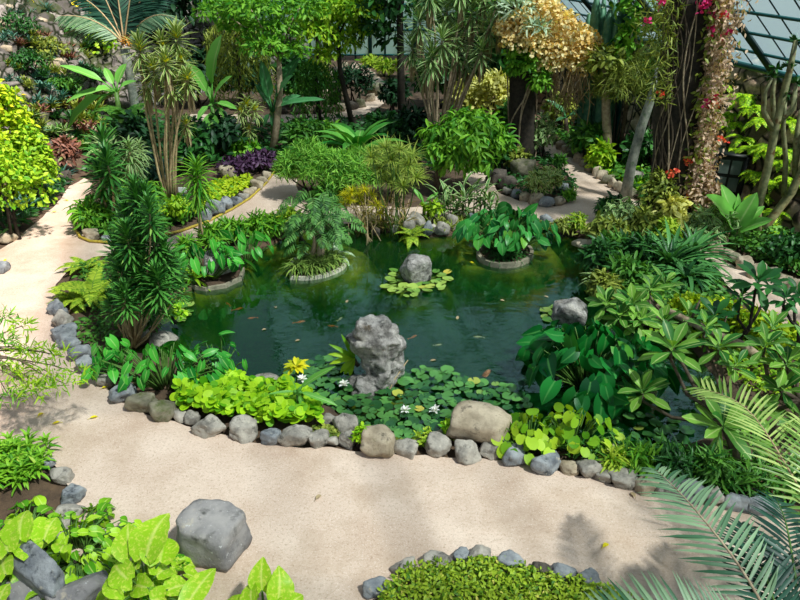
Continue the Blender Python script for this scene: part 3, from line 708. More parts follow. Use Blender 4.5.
# left island bed along the sand lane
stone_row([(206, 217, 13, M_STONEB), (217, 209, 18, M_STONEB), (227, 205, 13, M_STONEB), (236, 201, 12, M_STONEB), (243, 197, 11, M_STONE), (249, 193, 9, M_STONET), (253, 190, 8, M_STONET), (258, 185, 12, M_STONET), (263, 180, 10, M_STONET), (267, 175, 9, M_STONET)],
          '{c} stone behind the yellow hose of the island bed, {o} from its near end', 'edging stones of the island bed', MIX, hk=.8)
stone_row([(92, 235, 15, M_STONET), (107, 239, 11, M_STONEB), (80, 219, 10, M_STONED)], '{c} stone in the rounded island bed tip, {o} from the left', 'stones at the island bed tip', MIX)
# far bank of the pond
stone_row([(376, 231, 8, M_STONED), (395, 229, 8, M_STONE), (409, 227, 13, M_STONE), (417, 223, 17, M_STONE), (428, 229, 10, M_STONEB), (434, 229, 8, M_STONE), (442, 228, 14, M_STONE), (453, 222, 12, M_STONE), (473, 221, 12, M_STONEB), (546, 221, 13, M_STONEB)],
          '{c} stone on the far pond bank, {o} from the papyrus rightwards', 'stones on the far pond bank', MIX, hk=.95)
# bed round the vine-covered column
stone_row([(507, 191, 9, M_STONE), (517, 193, 11, M_STONEB), (525, 197, 12, M_STONET), (536, 199, 15, M_STONET), (548, 202, 14, M_STONEB), (559, 201, 12, M_STONET), (563, 188, 11, M_STONEB), (570, 193, 10, M_STONE)],
          '{c} edging stone round the cream-edged mound, {o} from the left', 'edging stones of the column bed', MIX, hk=.8)
for i, (x, y, s, lab) in enumerate([(498, 177, 20, 'dark rugged rock at the left foot of the column bed'), (509, 183, 17, 'dark low rock between the column bed rocks and its edging'), (521, 169, 24, 'broad brown rock leaning at the foot of the vine column'), (508, 165, 16, 'dark mossy rock high up left of the vine column base'), (495, 165, 13, 'small blackish rock at the rear left of the column bed')]):
    rock('rugged_rock', lab, x, y, s, .85, .8, M_STONED if i != 2 else M_STONEM, group='rocks of the column bed', rough=.12)
# right lane
stone_row([(547, 137, 8), (553, 141, 9), (561, 146, 9), (566, 149, 8), (571, 153, 9), (578, 158, 10), (584, 163, 9), (590, 168, 10), (596, 172, 9), (601, 175, 10), (608, 180, 11), (613, 184, 9), (619, 187, 10), (630, 193, 12)],
          '{c} kerb stone behind the lane at right, {o} from the lane top', 'kerb stones of the lane', [M_STONET, M_STONEM, M_STONET], hk=.95)
stone_row([(716, 247, 13), (727, 254, 12), (735, 259, 13), (745, 264, 15), (757, 271, 18), (771, 275, 15), (785, 280, 14), (795, 286, 14)],
          '{c} kerb stone below the rock wall, {o} from the big banana', 'kerb stones under the rock wall', [M_STONET, M_STONET, M_STONEM], hk=.85)
# far path
stone_row([(284, 111, 8), (296, 110, 9), (307, 109, 8), (318, 111, 8), (330, 110, 9), (341, 108, 9), (352, 106, 10), (361, 104, 9), (370, 98, 9)],
          '{c} stone edging the shaded far path, {o} from the slanting trunk', 'stones of the far path', [M_STONED, M_STONEM, M_STONET], hk=.9)
stone_row([(343, 68, 9), (336, 73, 12), (328, 77, 10), (331, 85, 12), (322, 95, 12), (335, 98, 13)],
          '{c} rock in the shady rockery by the far path, {o} of six downwards', 'rocks of the shady rockery', [M_STONET, M_STONED], hk=.9, name='rockery_stone')
rock('rockery_stone', 'mossy boulder in the bend of the far path, right of the dark conifer', 376, 90, 16, .9, .9, M_STONEM, cat='stone')
# single rocks
cut = [(.04, -.06, 1, .60), (-.38, -.92, .04, .70), (.88, -.46, .06, .80), (-.84, .5, .1, .84), (.12, 1, .1, .74), (0, 0, -1, .8), (.75, .65, .1, .84), (-.9, -.3, .1, .86), (.1, -.75, .62, .86)]
rock('cut_boulder', 'large squarish grey boulder standing alone on the front sand path', 211, 531, 63, .84, .92, M_BOULD, rot=.1, cat='boulder', planes=cut, sub=4, sink=.10, rough=.05)
rock('pond_boulder', 'big pale boulder at the pond edge on the front path, right of the lily pads', 483, 425, 58, .66, .75, M_STONET, rot=-.15, cat='boulder', sub=4, sink=.15, z=0.0, rough=.08)
rock('pond_boulder', 'rounded grey boulder rising from the pond middle among bright lily pads', 415, 268, 28, .95, .9, M_PONDROCK, rot=.3, cat='boulder', sub=4, sink=.14, z=WZ, rough=.07)
rock('pond_boulder', 'grey rock standing behind the big dark-leaved elephant ears at the right bank', 570, 312, 33, .72, .8, M_PONDROCK, rot=-.3, cat='boulder', sub=4, sink=.05, z=.2, rough=.08)
rock('pond_boulder', 'grey boulder half hidden by heart leaves on the left pond bank', 222, 263, 27, .8, .8, M_PONDROCK, rot=.4, cat='boulder', sub=4, sink=.1, z=0, rough=.08)
rock('flat_rock', 'flat grey rock at the waterline between round leaves and pond', 264, 386, 38, .45, .7, M_STONE, cat='stone', sink=.2)
rock('flat_rock', 'small grey stone set back behind the kerb near the tall pond rock', 329, 419, 13, .9, .8, M_STONE, cat='stone')
rock('flat_rock', 'grey stone behind the kerb at the water, left of the concrete pond rim', 347, 425, 24, .7, .8, M_STONE, cat='stone')
rock('flat_rock', 'pale stone under the dark narrow-leaved dracaena at the left pond bank', 151, 320, 20, .6, .8, M_STONE, cat='stone')
rock('flat_rock', 'flat pale slab behind the left bright elephant ears', 162, 339, 26, .35, .8, M_STONE, cat='stone')
rock('flat_rock', 'grey stone between dracaena stems and the left kerb', 138, 334, 17, .6, .8, M_STONE, cat='stone')
rock('flat_rock', 'tan rock with moss at the right pond corner under the frangipani', 607, 458, 26, .8, .8, M_STONET, cat='stone')
rock('flat_rock', 'flat pale slab on the right bank next to yellow-green tufts', 586, 244, 22, .35, .9, M_STONET, cat='stone')
rock('flat_rock', 'upright tan rock in the island bed before the purple plants', 229, 174, 15, 1.15, .7, M_STONET, cat='stone')
rock('flat_rock', 'round grey rock in the planting behind the slanting grey trunk', 637, 178, 14, 1.0, .9, M_STONE, cat='stone')
rock('flat_rock', 'shaded brown rock behind the first dracaena of the island bed', 141, 180, 18, 1.1, .8, M_STONED, cat='stone')
rock('flat_rock', 'small rock at the foot of the lime hedge by the left path', 15, 224, 12, .8, .8, M_STONED, cat='stone')
rock('flat_rock', 'pale rock below the lime hedge, nearest the left path bend', 8, 237, 16, .7, .8, M_STONET, cat='stone')
rock('flat_rock', 'blue-grey rock cut by the left edge next to a fallen yellow leaf', 0, 268, 15, .9, .8, M_STONEB, cat='stone')
rock('flat_rock', 'brown rock where the left path meets the rocky slope', 62, 178, 16, .8, .8, M_STONED, cat='stone')
rock('slab_rock', 'tilted blue-grey slab leaning in the lower left corner among pothos', 38, 570, 50, .75, .5, M_STONEB, rot=-.55, cat='boulder', sub=4, sink=-.35, planes=[(.4, -.5, .75, .5), (-.3, .5, -.8, .5), (1, .2, .1, .9), (-1, -.1, .2, .85), (0, 1, .2, .8), (.1, -1, -.1, .8)], rough=.08)
rock('slab_rock', 'pale elongated rock at the bottom edge between two pothos clumps', 82, 592, 52, .5, .6, M_BOULD, rot=.65, cat='boulder', sub=4, sink=.0, rough=.08)
rock('slab_rock', 'grey boulder under the tilted slab in the lower left corner', 18, 598, 50, .6, .8, M_BOULD, cat='boulder', sub=4, rough=.08)
# tall rock in the pond: one eroded block grown from several masses
g0 = G(375, 384, WZ); k = m_of(1, g0)
mb = MB()
for (dx, dz, sx, sz, dy, sd) in ((2, 36, 38, 60, 0, 5), (-2, 60, 40, 30, .0, 8), (2, 47, 54, 26, .04, 12), (20, 32, 20, 44, .08, 3), (-9, 8, 40, 26, -.08, 6), (8, 16, 32, 34, 0, 4), (-8, 50, 30, 34, .06, 21)):
    V, T = rock_verts((sx * k, sx * k * .8, sz * k * 1.12), rng.uniform(-.4, .4), 9, sd, None, 4, .10)
    mb.add(V + g0 + np.array([dx * k, dy, dz * k * 1.12 - .1]), t=T)
o = mb.build('standing_rock', M_PONDROCK, None, g0 + [0, 0, -.15]); tag(o, 'tall rugged pale grey rock standing in the lily pads near the pond front', 'rock')
r_ = o.modifiers.new('skin', 'REMESH'); r_.mode = 'VOXEL'; r_.voxel_size = .022; r_.use_smooth_shade = True
tx = bpy.data.textures.new('erosion', 'CLOUDS'); tx.noise_scale = .30; tx.noise_depth = 5
dm = o.modifiers.new('erosion', 'DISPLACE'); dm.texture = tx; dm.strength = .16; dm.mid_level = .5; dm.texture_coords = 'LOCAL'
tx2 = bpy.data.textures.new('pitting', 'VORONOI'); tx2.noise_scale = .09
dm2 = o.modifiers.new('pitting', 'DISPLACE'); dm2.texture = tx2; dm2.strength = .035; dm2.mid_level = .4; dm2.texture_coords = 'LOCAL'
# boulders bedded on the left slope
def slope_pt(px, py):
    """Where the left rock slope is met: its face rises one for one behind its foot."""
    u, a, b = ray(px, py)
    best = None
    for y in np.arange(11, 36, .1):
        t = y / a; x, z = u * t, EYE + b * t
        foot = -11.3 + (y - 13.5) * .47 if y < 17.5 else -9.35 + .06 * (y - 17.5)
        if y > 25: foot = -8.5 + (y - 25) * .5
        if z <= max(0, (foot - x)) * .92 + .05: return np.array([x, y, z])
    return np.array([u * 30 / a, 30, .5])
SL = [(6, 26, 22), (24, 29, 20), (38, 25, 16), (50, 22, 12), (46, 48, 12), (70, 26, 13), (77, 24, 14), (75, 45, 12), (66, 38, 10), (7, 50, 12), (27, 66, 13), (35, 66, 12), (58, 67, 20), (70, 70, 14), (60, 75, 12), (80, 74, 14), (52, 92, 14), (75, 88, 10), (90, 130, 16), (96, 116, 14), (70, 130, 14), (118, 130, 16), (98, 108, 12), (4, 8, 18), (66, 142, 16), (14, 6, 10)]
for i, (x, y, s) in enumerate(SL):
    p = slope_pt(x, y); p[2] += .02
    row = 'top row' if y < 35 else 'middle band' if y < 80 else 'lower part'
    rock('slope_stone', 'pale stone in the %s of the left slope, %s there from the left' % (row, ORD[sum(1 for a in SL if a[0] < x and ((a[1] < 35) == (y < 35)) and ((a[1] < 80) == (y < 80)))]), x, y, s, .75, .9, [M_STONET, M_STONE, M_STONET][i % 3], group='stones of the left slope', p=p)
# concrete pieces
t = thing('concrete_kerb', 'low mossy concrete rim of the pond beside the big pale boulder', 'kerb', G(425, 440, 0))
MB().tube([G(398, 448, -.02), G(420, 441, -.02), G(447, 432, -.02), G(466, 424, -.04)], [.05, .055, .055, .05], 6).build('kerb', M_CONCG, t)
hose = [(83, 203), (77, 216), (75, 228), (80, 237), (90, 241), (112, 242.5), (150, 238), (180, 231), (206, 222), (232, 209), (250, 198), (266, 183), (274, 172), (280, 165)]
hp = [G(x, y, .03) for x, y in hose]
tag(MB().tube(hp, .028, 6).build('garden_hose', M_HOSE, None), 'thin yellow hose edging the island bed along the sand lane', 'hose')
# ================================================================== POND
def pad_mesh(seed):
    r = np.random.default_rng(seed); n = 14; a0 = .18; mb = MB()
    th = np.linspace(a0, 2 * PI - a0, n); rr = 1 + .05 * r.normal(size=n)
    V = [[0, 0, 0]] + [[math.cos(a) * q * .55, math.sin(a) * q * .55, .02 * r.normal()] for a, q in zip(th, rr)] + [[math.cos(a) * q, math.sin(a) * q, .07 + .05 * r.normal()] for a, q in zip(th, rr)]
    T = [[0, 1 + i, 2 + i] for i in range(n - 1)]; Q = [[1 + i, 1 + n + i, 2 + n + i, 2 + i] for i in range(n - 1)]
    mb.add(V, Q, T); return mb
def pads(poly, n, r_px, name, label, group, mat, minsep=.8, lift=.0):
    o0 = [tag(pad_mesh(k + len(label)).build(name, mat, None, [0, 0, 0]), label, 'lily pad', group) for k in range(min(4, n))]
    placed = []; P = np.array([G(x, y, WZ)[:2] for x, y in poly]); lo, hi = P.min(0), P.max(0); k = tries = 0
    while k < n and tries < 40000:
        tries += 1
        c = rng.uniform(lo, hi)
        if not inside(c[None], P)[0]: continue
        p = np.array([c[0], c[1], WZ]); r = m_of(r_px, p) * rng.uniform(.65, 1.2)
        if any((c[0] - a) ** 2 + (c[1] - b) ** 2 < ((r + q) * minsep) ** 2 for a, b, q in placed): 
            continue
        placed.append((c[0], c[1], r))
        o = o0[k] if k < len(o0) else o0[k % len(o0)].copy()
        if k >= len(o0): COL.objects.link(o)
        o.location = (c[0], c[1], WZ + .012 + rng.uniform(0, .03) + lift * rng.uniform(0, 1)); o.scale = (r, r, r)
        o.rotation_euler = (rng.normal() * .12 - .05, rng.normal() * .12, rng.uniform(0, 6.28)); k += 1
    for o in o0[k:]: bpy.data.objects.remove(o)
# copies draw their shade of green from a random number, so give the pads an object-random material
def padmat(key, c1, c2, c3):
    m, nt, N, L = newmat(key); oi = N.new('ShaderNodeObjectInfo')
    col = ramp(nt, [(0, lin(c1)), (.7, lin(c2)), (.94, lin(c2)), (1, lin(c3))], oi.outputs['Random'])
    bs = N.new('ShaderNodeBsdfPrincipled'); bs.inputs['Roughness'].default_value = .3; L.new(col, bs.inputs['Base Color'])
    L.new(bs.outputs[0], N.new('ShaderNodeOutputMaterial').inputs[0]); return m
MP1 = padmat('pad_green', (20, 70, 34), (84, 138, 64), (190, 180, 70))
MP2 = padmat('pad_light', (70, 120, 40), (150, 176, 78), (214, 180, 60))
pads([(286, 378), (312, 362), (338, 358), (352, 372), (352, 390), (400, 388), (400, 372), (440, 370), (470, 380), (505, 386), (528, 402), (532, 418), (508, 410), (470, 404), (455, 424), (430, 438), (402, 444), (362, 430), (336, 410), (312, 394)], 215, 5.8, 'lily_pad', 'round green lily pad in the dense raft around the tall pond rock', 'lily pads at the pond front', MP1, .60, .04)
pads([(384, 280), (395, 270), (402, 284), (428, 284), (430, 272), (450, 272), (452, 284), (436, 294), (405, 297), (386, 290)], 30, 5.2, 'lily_pad', 'small yellow-green lily pad floating around the rounded mid-pond boulder', 'lily pads round the pond boulder', MP2, .68)
pads([(152, 305), (170, 296), (188, 300), (194, 312), (186, 320), (164, 322)], 18, 6, 'lily_pad', 'yellow-green lily pad floating at the left bank behind the dracaena', 'lily pads at the left bank', MP2, .75)
pads([(538, 312), (556, 306), (560, 320), (545, 322)], 7, 5.5, 'lily_pad', 'pale lily pad floating just left of the right bank rock', 'lily pads beside the right rock', MP2, .8)
pads([(612, 420), (640, 415), (668, 420), (690, 428), (688, 446), (650, 452), (620, 448)], 24, 6.5, 'lily_pad', 'dark lily pad in the shady water below the frangipani', 'lily pads in the shady corner', MP1, .75)
def lily(px, py, label, z=.1):
    p = G(px, py, WZ + z); t = thing('water_lily', label, 'flower', p, 'white water lilies')
    mb = MB(); rosette(mb, p, 14, .075, .032, T_OVAL, .2, 1.2, .01); mb.build('petals', M_WHITE, t)
    MB().tube([p - [0, 0, z + .02], p], .008, 5).build('stem', M_STEMG, t)
for x, y, l in ((405, 411, 'white water lily in the raft straight below the tall rock'), (435, 411, 'white water lily among pads left of the big pale boulder'), (302, 380, 'white water lily beside the small upright canna'), (344, 385, 'half-open white water lily left of the tall rock foot')): lily(x, y, l)
def koi(px, py, wpx, az, label, mat):
    p = G(px, py, WZ - .05); Ls = m_of(wpx, p); d = np.array([math.cos(az), math.sin(az), 0]); s = np.array([-d[1], d[0], 0])
    t = thing('koi', label, 'fish', p, 'koi in the pond')
    mb = MB(); pts = [p + d * Ls * x + s * .04 * Ls * math.sin(x * 6) for x in np.linspace(-.5, .42, 9)]
    mb.tube(pts, [Ls * q for q in (.005, .03, .05, .075, .095, .105, .1, .075, .02)], 8); mb.build('body', mat, t)
    tf = MB()
    for sg in (1, -1): tf.leaves(T_SMALL, pts[0] + d * .02, -d + sg * s * .5, [0, 0, 1], Ls * .24, Ls * .1)
    for sg in (1, -1): tf.leaves(T_SMALL, pts[5], -d * .5 + sg * s, [0, 0, 1], Ls * .2, Ls * .09)
    tf.build('fin', mat, t)
for a in [(238, 309, 12, .4, 'orange koi near the left bank, foremost of the pair by the flowers', M_KOI), (228, 304, 10, 2.2, 'orange koi nearest the left pond bank', M_KOI), (252, 318, 11, 3.3, 'orange koi swimming right of the left bank pair', M_KOI), (300, 322, 13, .2, 'orange koi in the middle water above the round leaves', M_KOI), (332, 326, 11, 2.9, 'orange koi just left of the tall pond rock', M_KOI), (413, 337, 12, .6, 'orange koi right of the tall pond rock', M_KOI), (478, 337, 12, 3.0, 'pale cream koi in open water left of the dark elephant ears', M_KOIW), (438, 345, 10, .1, 'pale koi in open water above the pad raft', M_KOIW), (340, 319, 9, .9, 'pale koi behind the orange one left of the tall rock', M_KOIW)]: koi(*a)
# small bird on the pads: one continuous skinned body
p0 = G(486, 378, WZ); k = m_of(1, p0)
me = bpy.data.meshes.new('small_bird')
pts = [(-4.5, 0, 1.5), (-2, 0, 2.8), (1, 0, 4.6), (3.2, 0, 6.8), (4.8, 0, 7.0)]
me.from_pydata([(a * k, b * k, c * k) for a, b, c in pts], [(i, i + 1) for i in range(4)], [])
ob = bpy.data.objects.new('small_bird', me); COL.objects.link(ob); ob.location = p0 + np.array([0, 0, .02]); ob.rotation_euler[2] = .25; ORG[ob.name] = np.array(ob.location)
sm = ob.modifiers.new('skin', 'SKIN'); 
for i, r in enumerate((.5, 1.9, 2.5, 1.7, .5)): me.skin_vertices[0].data[i].radius = (r * k, r * k)
me.skin_vertices[0].data[2].use_root = True
ob.modifiers.new('sub', 'SUBSURF').levels = 2; me.materials.append(M_BIRD); tag(ob, 'small brown bird sitting on the lily pads before the rippled water', 'bird')
ob.modifiers['sub'].render_levels = 2
for nm, (a, b, c), r in (('eye', (3.6, -1.4, 7.4), .45), ('eye', (3.6, 1.4, 7.4), .45)):
    V, T = ICO3; mb = MB(); mb.add(V * r * k, t=T); e = mb.build(nm, M_BIRDK, None, [0, 0, 0]); e.parent = ob; e.location = (a * k, b * k, c * k)
mb = MB(); mb.tube([(4.8 * k, 0, 6.9 * k), (6.6 * k, 0, 6.6 * k)], [.5 * k, .05 * k], 6); e = mb.build('beak', M_BIRDK, None, [0, 0, 0]); e.parent = ob; e.location = (0, 0, 0)
for sg in (1, -1):
    mb = MB(); mb.leaves(T_OVAL, [[2 * k, sg * 2.1 * k, 4.6 * k]], [-1, sg * .1, -.42], [0, sg, .5], 6.5 * k, 3 * k); e = mb.build('wing', M_BIRD, None, [0, 0, 0]); e.parent = ob; e.location = (0, 0, 0)
# ---------------- kerbed planters
def planter(name, label, poly, z, r, mat, soil=True):
    pts = [G(x, y, z) for x, y in poly]; c = np.mean(pts, 0); t = thing(name, label, 'planter', [c[0], c[1], WZ - .3])
    mb = MB(); ring = pts + [pts[0]]
    # a square-section kerb wall from below the water up to its rim
    n = len(pts); V = []
    for i, p in enumerate(pts):
        o = nrm((p - c) * [1, 1, 0])
        for q, h in ((p + o * r, -.32), (p + o * r, .0), (p - o * r, .0), (p - o * r, -.32)): V.append(q + [0, 0, h])
    Q = [[i * 4 + j, ((i + 1) % n) * 4 + j, ((i + 1) % n) * 4 + (j + 1) % 4, i * 4 + (j + 1) % 4] for i in range(n) for j in range(4)]
    mb.add(V, Q); mb.build('kerb', mat, t, smooth=False)
    s = MB(); V = [c - [0, 0, .05]] + [p - [0, 0, .05] for p in pts]; s.add(V, t=[[0, 1 + i, 1 + (i + 1) % n] for i in range(n)])
    s.build('planter_soil', bpy.data.materials['soil'], t); return c
def smooth_loop(P, it=2):
    for _ in range(it):
        Q = []
        for i, a in enumerate(P):
            b = P[(i + 1) % len(P)]
            if i == 0: Q.append(a); Q.append((a[0] * .5 + b[0] * .5, a[1] * .5 + b[1] * .5)); continue
            Q.append((a[0] * .75 + b[0] * .25, a[1] * .75 + b[1] * .25)); Q.append((a[0] * .25 + b[0] * .75, a[1] * .25 + b[1] * .75))
        P = Q
    return P
heart = [(291, 276), (291, 266), (294, 259), (301, 255), (312, 253), (326, 252), (338, 253), (345, 258), (345, 264), (338, 269), (325, 274), (308, 277)]
ch = planter('heart_planter', 'pale heart-shaped concrete kerb holding an island of grassy plants in the pond', smooth_loop(heart), -.035, .032, M_CONC)
ell = [(478 + 27 + 27 * math.cos(a), 251 + 12 * math.sin(a)) for a in np.linspace(0, 2 * PI, 22)[:-1]]
ce = planter('round_planter', 'round low concrete kerb in the pond holding dark elephant ears', ell, .0, .035, M_CONCG)
lk = [(192, 285), (206, 287), (225, 284), (240, 277), (243, 268), (230, 262), (205, 266), (192, 274)]
cl = planter('bank_planter', 'low muddy kerb of the left bank bed jutting into the pond', lk, -.03, .03, M_CONCG)
# heart island: grass skirt, split-leaf shrub on short trunks
t = thing('spider_grass', 'arching striped grass filling the heart-shaped kerb', 'grass plant', ch)
mb = MB()
for q in poly_pts([(295, 270), (299, 261), (318, 256), (338, 258), (334, 264), (312, 271)], 36, .02):
    rosette(mb, [q[0], q[1], .0], 18, .36, .022, T_DROOP, .6, 1.35, .03)
mb.build('foliage', leafmat('grass_striped', (50, 92, 30), (136, 162, 74), (90, 130, 40), trans=.25), t)
MB().tube([ch - [0, 0, .08], ch + [0, 0, .06]], .05, 6).build('root_crown', M_BARKP, t)
def split_leaf(name, label, base, top_px, n, L, mat, y, spread, group=None):
    """tree philodendron: stout trunk and deeply cut drooping leaves on long stalks"""
    t = thing(name, label, 'philodendron', base, group)
    hub = PZ(top_px[0], top_px[1], y)
    for k_ in range(3): MB().tube(wob(bez(base + rng.normal(size=3) * [.08, .05, 0] - [0, 0, .05], hub + rng.normal(size=3) * .06, 5), .02), taper(5, .055, .04), 7).build('trunk', M_BARKP, t)
    ms, ml = MB(), MB()
    for i in range(n):
        az = i * 2.4 + rng.uniform(-.2, .2); el = rng.uniform(-.55, 1.35); o = np.array([math.cos(az) * math.cos(el), math.sin(az) * math.cos(el), math.sin(el)])
        h = hub + rng.normal(size=3) * .06; tip = h + o * spread * rng.uniform(.6, 1.05); ms.tube(bez(h, tip, 4, sag=.06), [.012, .01, .009, .007], 5)
        D = o * [1, 1, .2] + [0, -.1, -.45]; pts = [tip + nrm(D) * L * x + np.array([0, 0, -.25 * L * x * x]) for x in np.linspace(0, 1, 6)]
        frond(ms, ml, pts, [0, -.3, 1], 8, lambda x: L * (.2 + .42 * (1 - x) ** .8), L * .13, 1.25, .5, T_OVAL, 0.0, .006, .0)
    ms.build('stem', M_STEMG, t); ml.build('foliage', mat, t); return t
split_leaf('tree_philodendron', 'split-leaved philodendron growing from the heart-shaped island', ch + [0, .05, 0], (318, 222), 66, .26, M_PHILO, ch[1] + .1, .60)
fern('fern', 'pale ferny tuft at the right rim of the heart-shaped island', 337, 256, 34, M_PALEG, 9, el=.8)
# round planter taro
taro('elephant_ear', 'dark elephant ears with large hanging heart leaves in the round pond planter', ce + [0, .1, 0], 1.0, .62, 125, .26, M_TAROB, .85, cat='elephant ear plant')
t = thing('spider_grass', 'dark grassy tuft at the foot of the elephant ears in the round planter', 'grass plant', ce); mb = MB()
for q in poly_pts([(484, 256), (492, 246), (515, 246), (528, 252), (515, 259), (495, 259)], 16, 0): rosette(mb, [q[0], q[1], -.03], 14, .3, .02, T_DROOP, .4, 1.3, .02)
mb.build('foliage', M_DARK, t)
# right bank: large dark taro; left bank taros
taro('elephant_ear', 'large glossy dark green elephant ears crowding the right pond bank', G(590, 384, -.02), 1.0, .85, 130, .31, M_TAROD, .85, cat='elephant ear plant', wl=.78)
taro('elephant_ear', 'outlying elephant ears dipping over the water in front of the right bank rock', G(545, 352, WZ), .42, .4, 20, .30, M_TAROD, .45, cat='elephant ear plant')
taro('elephant_ear', 'bright green elephant ears in a row behind the left kerb stones', G(165, 384, .0), .98, .40, 84, .22, M_TARO, .66, wl=.55)
taro('elephant_ear', 'bright green elephant ears leaning out at the right end of the left bank clump', G(220, 376, .0), .42, .3, 20, .21, M_TARO, .66, wl=.5)
taro('elephant_ear', 'small bright elephant ears nearest the bend of the left kerb', G(118, 376, .0), .34, .3, 18, .22, M_TARO, .66, wl=.6)
taro('elephant_ear', 'heart-leaved plants hanging over the grey boulder on the left pond bank', G(205, 276, .0), .85, .45, 44, .25, M_TARO, .7, wl=.55)
taro('elephant_ear', 'heart-leaved plants further along the left pond bank, above the water bend', G(246, 262, .0), .55, .4, 28, .25, M_TARO, .7, wl=.55)
taro('nasturtium_plant', 'lime round-leaved plants at the pond front right of the big pale boulder', G(528, 446, .0), .5, .35, 80, .14, M_LIMEG, .42, blade=T_ROUND, wl=1.0, face=(0, -.3, .9), cat='round-leaved plant')
taro('nasturtium_plant', 'lime round-leaved plants on tall stalks over the dark right pond corner', G(572, 448, .0), .5, .35, 50, .14, M_LIMEG, .55, blade=T_ROUND, wl=1.0, face=(0, -.3, .9), cat='round-leaved plant')
# plants on the tall rock
t = thing('bromeliad', 'strappy epiphyte clinging to the left side of the tall pond rock', 'bromeliad', PZ(352, 360, g0[1] + .1)); mb = MB()
for i, (a, b, w_) in enumerate(((333, 352, .07), (338, 372, .08), (342, 375, .09), (330, 361, .07), (346, 341, .06), (354, 335, .06), (348, 378, .08), (336, 345, .06))): leafline(mb, T_STRAP, PZ(354, 358, g0[1] + .08), PZ(a, b, g0[1] - .1), w_, (0, -.6, .6))
mb.build('foliage', M_LIMEG, t); MB().tube([PZ(353, 358, g0[1] + .1), PZ(358, 366, g0[1] + .1)], .03, 6).build('stem', M_BARK, t)
# small canna by the kerb
paddle_plant('canna', 'small canna with four arching yellow-green blades by the front kerb', 'canna', G(297, 418), PZ(297, 392, G(297, 418)[1]), [(331, 364, .1), (338, 403, .1), (275, 417, .1), (312, 425, .12), (268, 392, .07), (292, 378, .05)], G(297, 418)[1], M_BANANA, stem_r=.018, petiole=.12, dy=.15)
t = thing('lotus_bud', 'yellow-green flower head on a stalk above the small canna', 'flower', G(297, 392)); q = PZ(296, 367, G(297, 392)[1]); MB().tube([G(297, 392), q], .01, 5).build('stem', M_STEMG, t); rosette(MB(), q, 24, .16, .06, T_OVAL, -.1, .7, .02).build('flower_head', M_YTUFT, t)
# papyrus
def papyrus(name, label, bx, by, stems, y, L, mat, n=60, r=.012, group=None, smat=None):
    b = G(bx, by); t = thing(name, label, 'papyrus', b, group); ms, ml = MB(), MB()
    for (x, yy) in stems:
        q = PZ(x, yy, y + rng.uniform(-.25, .25)); ms.tube(wob(bez(b + rng.normal(size=3) * [.2, .15, 0] - [0, 0, .1], q, 5), .02), [r] * 5, 5)
        d = rv(n); d[:, 2] = np.abs(d[:, 2]) * .8 - .05; ml.leaves(T_THIN, q, d, d * [1, 1, 0] + [0, 0, 1], L * rng.uniform(.6, 1.1, n), .014)
    ms.build('stem', smat or M_STEMG, t); ml.build('flower_head', mat, t); return t
yp = G(375, 232)[1]
papyrus('papyrus', 'tall papyrus with fluffy olive heads standing at the far pond bank', 392, 231, [(386, 148), (392, 160), (400, 150), (408, 165), (380, 168), (396, 176), (412, 155), (388, 182), (403, 187), (372, 158), (416, 178)], yp, .38, M_PAPY, 90)
papyrus('papyrus', 'short yellow papyrus tuft with browning stems left of the tall one', 368, 236, [(352, 192), (358, 196), (345, 196), (365, 190), (372, 196), (360, 202), (350, 200), (377, 205), (366, 212), (380, 214), (344, 206)], yp, .22, M_YTUFT, 70, smat=M_STEMT)
t = thing('reed', 'straw-coloured dead reeds standing in the water at the far bank', 'reed', G(374, 234)); mb = MB()
for i in range(46):
    b = G(rng.uniform(352, 408), rng.uniform(228, 238), WZ - .1); mb.tube([b, b + [rng.normal() * .12, rng.normal() * .1, rng.uniform(.5, 1.0)]], [.012, .006], 4)
mb.build('stem', M_STEMT, t); mb = MB(); q = np.column_stack([poly_pts([(350, 232), (408, 226), (408, 234), (356, 238)], 120), rng.uniform(.1, .7, 120)]); mb.leaves(T_THIN, q, rv(120) + [0, 0, .6], rv(120), .3, .02); mb.build('dead_leaves', leafmat('straw', (120, 100, 50), (190, 166, 96), trans=.25), t)
# far-bank striped cannas / bird-of-paradise
def canna_row(px, py, top, n, label, L=.42, spread=.22, mat=M_VARIG, name='striped_canna', wl=.17):
    b = G(px, py); h = height_to(b, top); t = thing(name, label, 'canna', b, 'striped plants on the far bank'); ms, ml = MB(), MB()
    for i in range(n):
        bb = b + [rng.normal() * .07, rng.normal() * .06, -.03]; tp = bb + [rng.normal() * .07, rng.normal() * .05, h * rng.uniform(.6, .9)]; ms.tube([bb, tp], [.012, .008], 5)
        for j in range(5):
            a = rng.uniform(0, 6.28); pos = bb + (tp - bb) * (.35 + .16 * j); el = .5 + .18 * j; ml.leaves(T_STRAP, pos, [math.cos(a) * math.cos(el), math.sin(a) * math.cos(el), math.sin(el)], [-math.cos(a), -math.sin(a), .8], L * rng.uniform(.7, 1.1), L * wl)
    ms.build('stem', M_STEMG, t); ml.build('foliage', mat, t)
paddle_plant('banana_plant', 'young banana with two upright blades and one yellow leaf on the far bank', 'banana plant', G(424, 222), PZ(424, 205, G(424, 222)[1]), [(413, 186, .16), (438, 191, .17), (431, 215, .16), (420, 192, .14), (441, 203, .12)], G(424, 222)[1], M_BANANA, stem_r=.045, dy=.2, petiole=.2)
for a in [(443, 221, 184, 5, 'striped upright canna next to the young banana on the far bank'), (455, 219, 190, 6, 'striped upright canna second from the young banana'), (466, 219, 180, 5, 'striped upright canna third from the young banana'), (478, 217, 178, 5, 'tall striped canna in the middle of the sand bank row'), (488, 219, 190, 4, 'small striped canna at the right end of the row, before round planter')]: canna_row(*a)
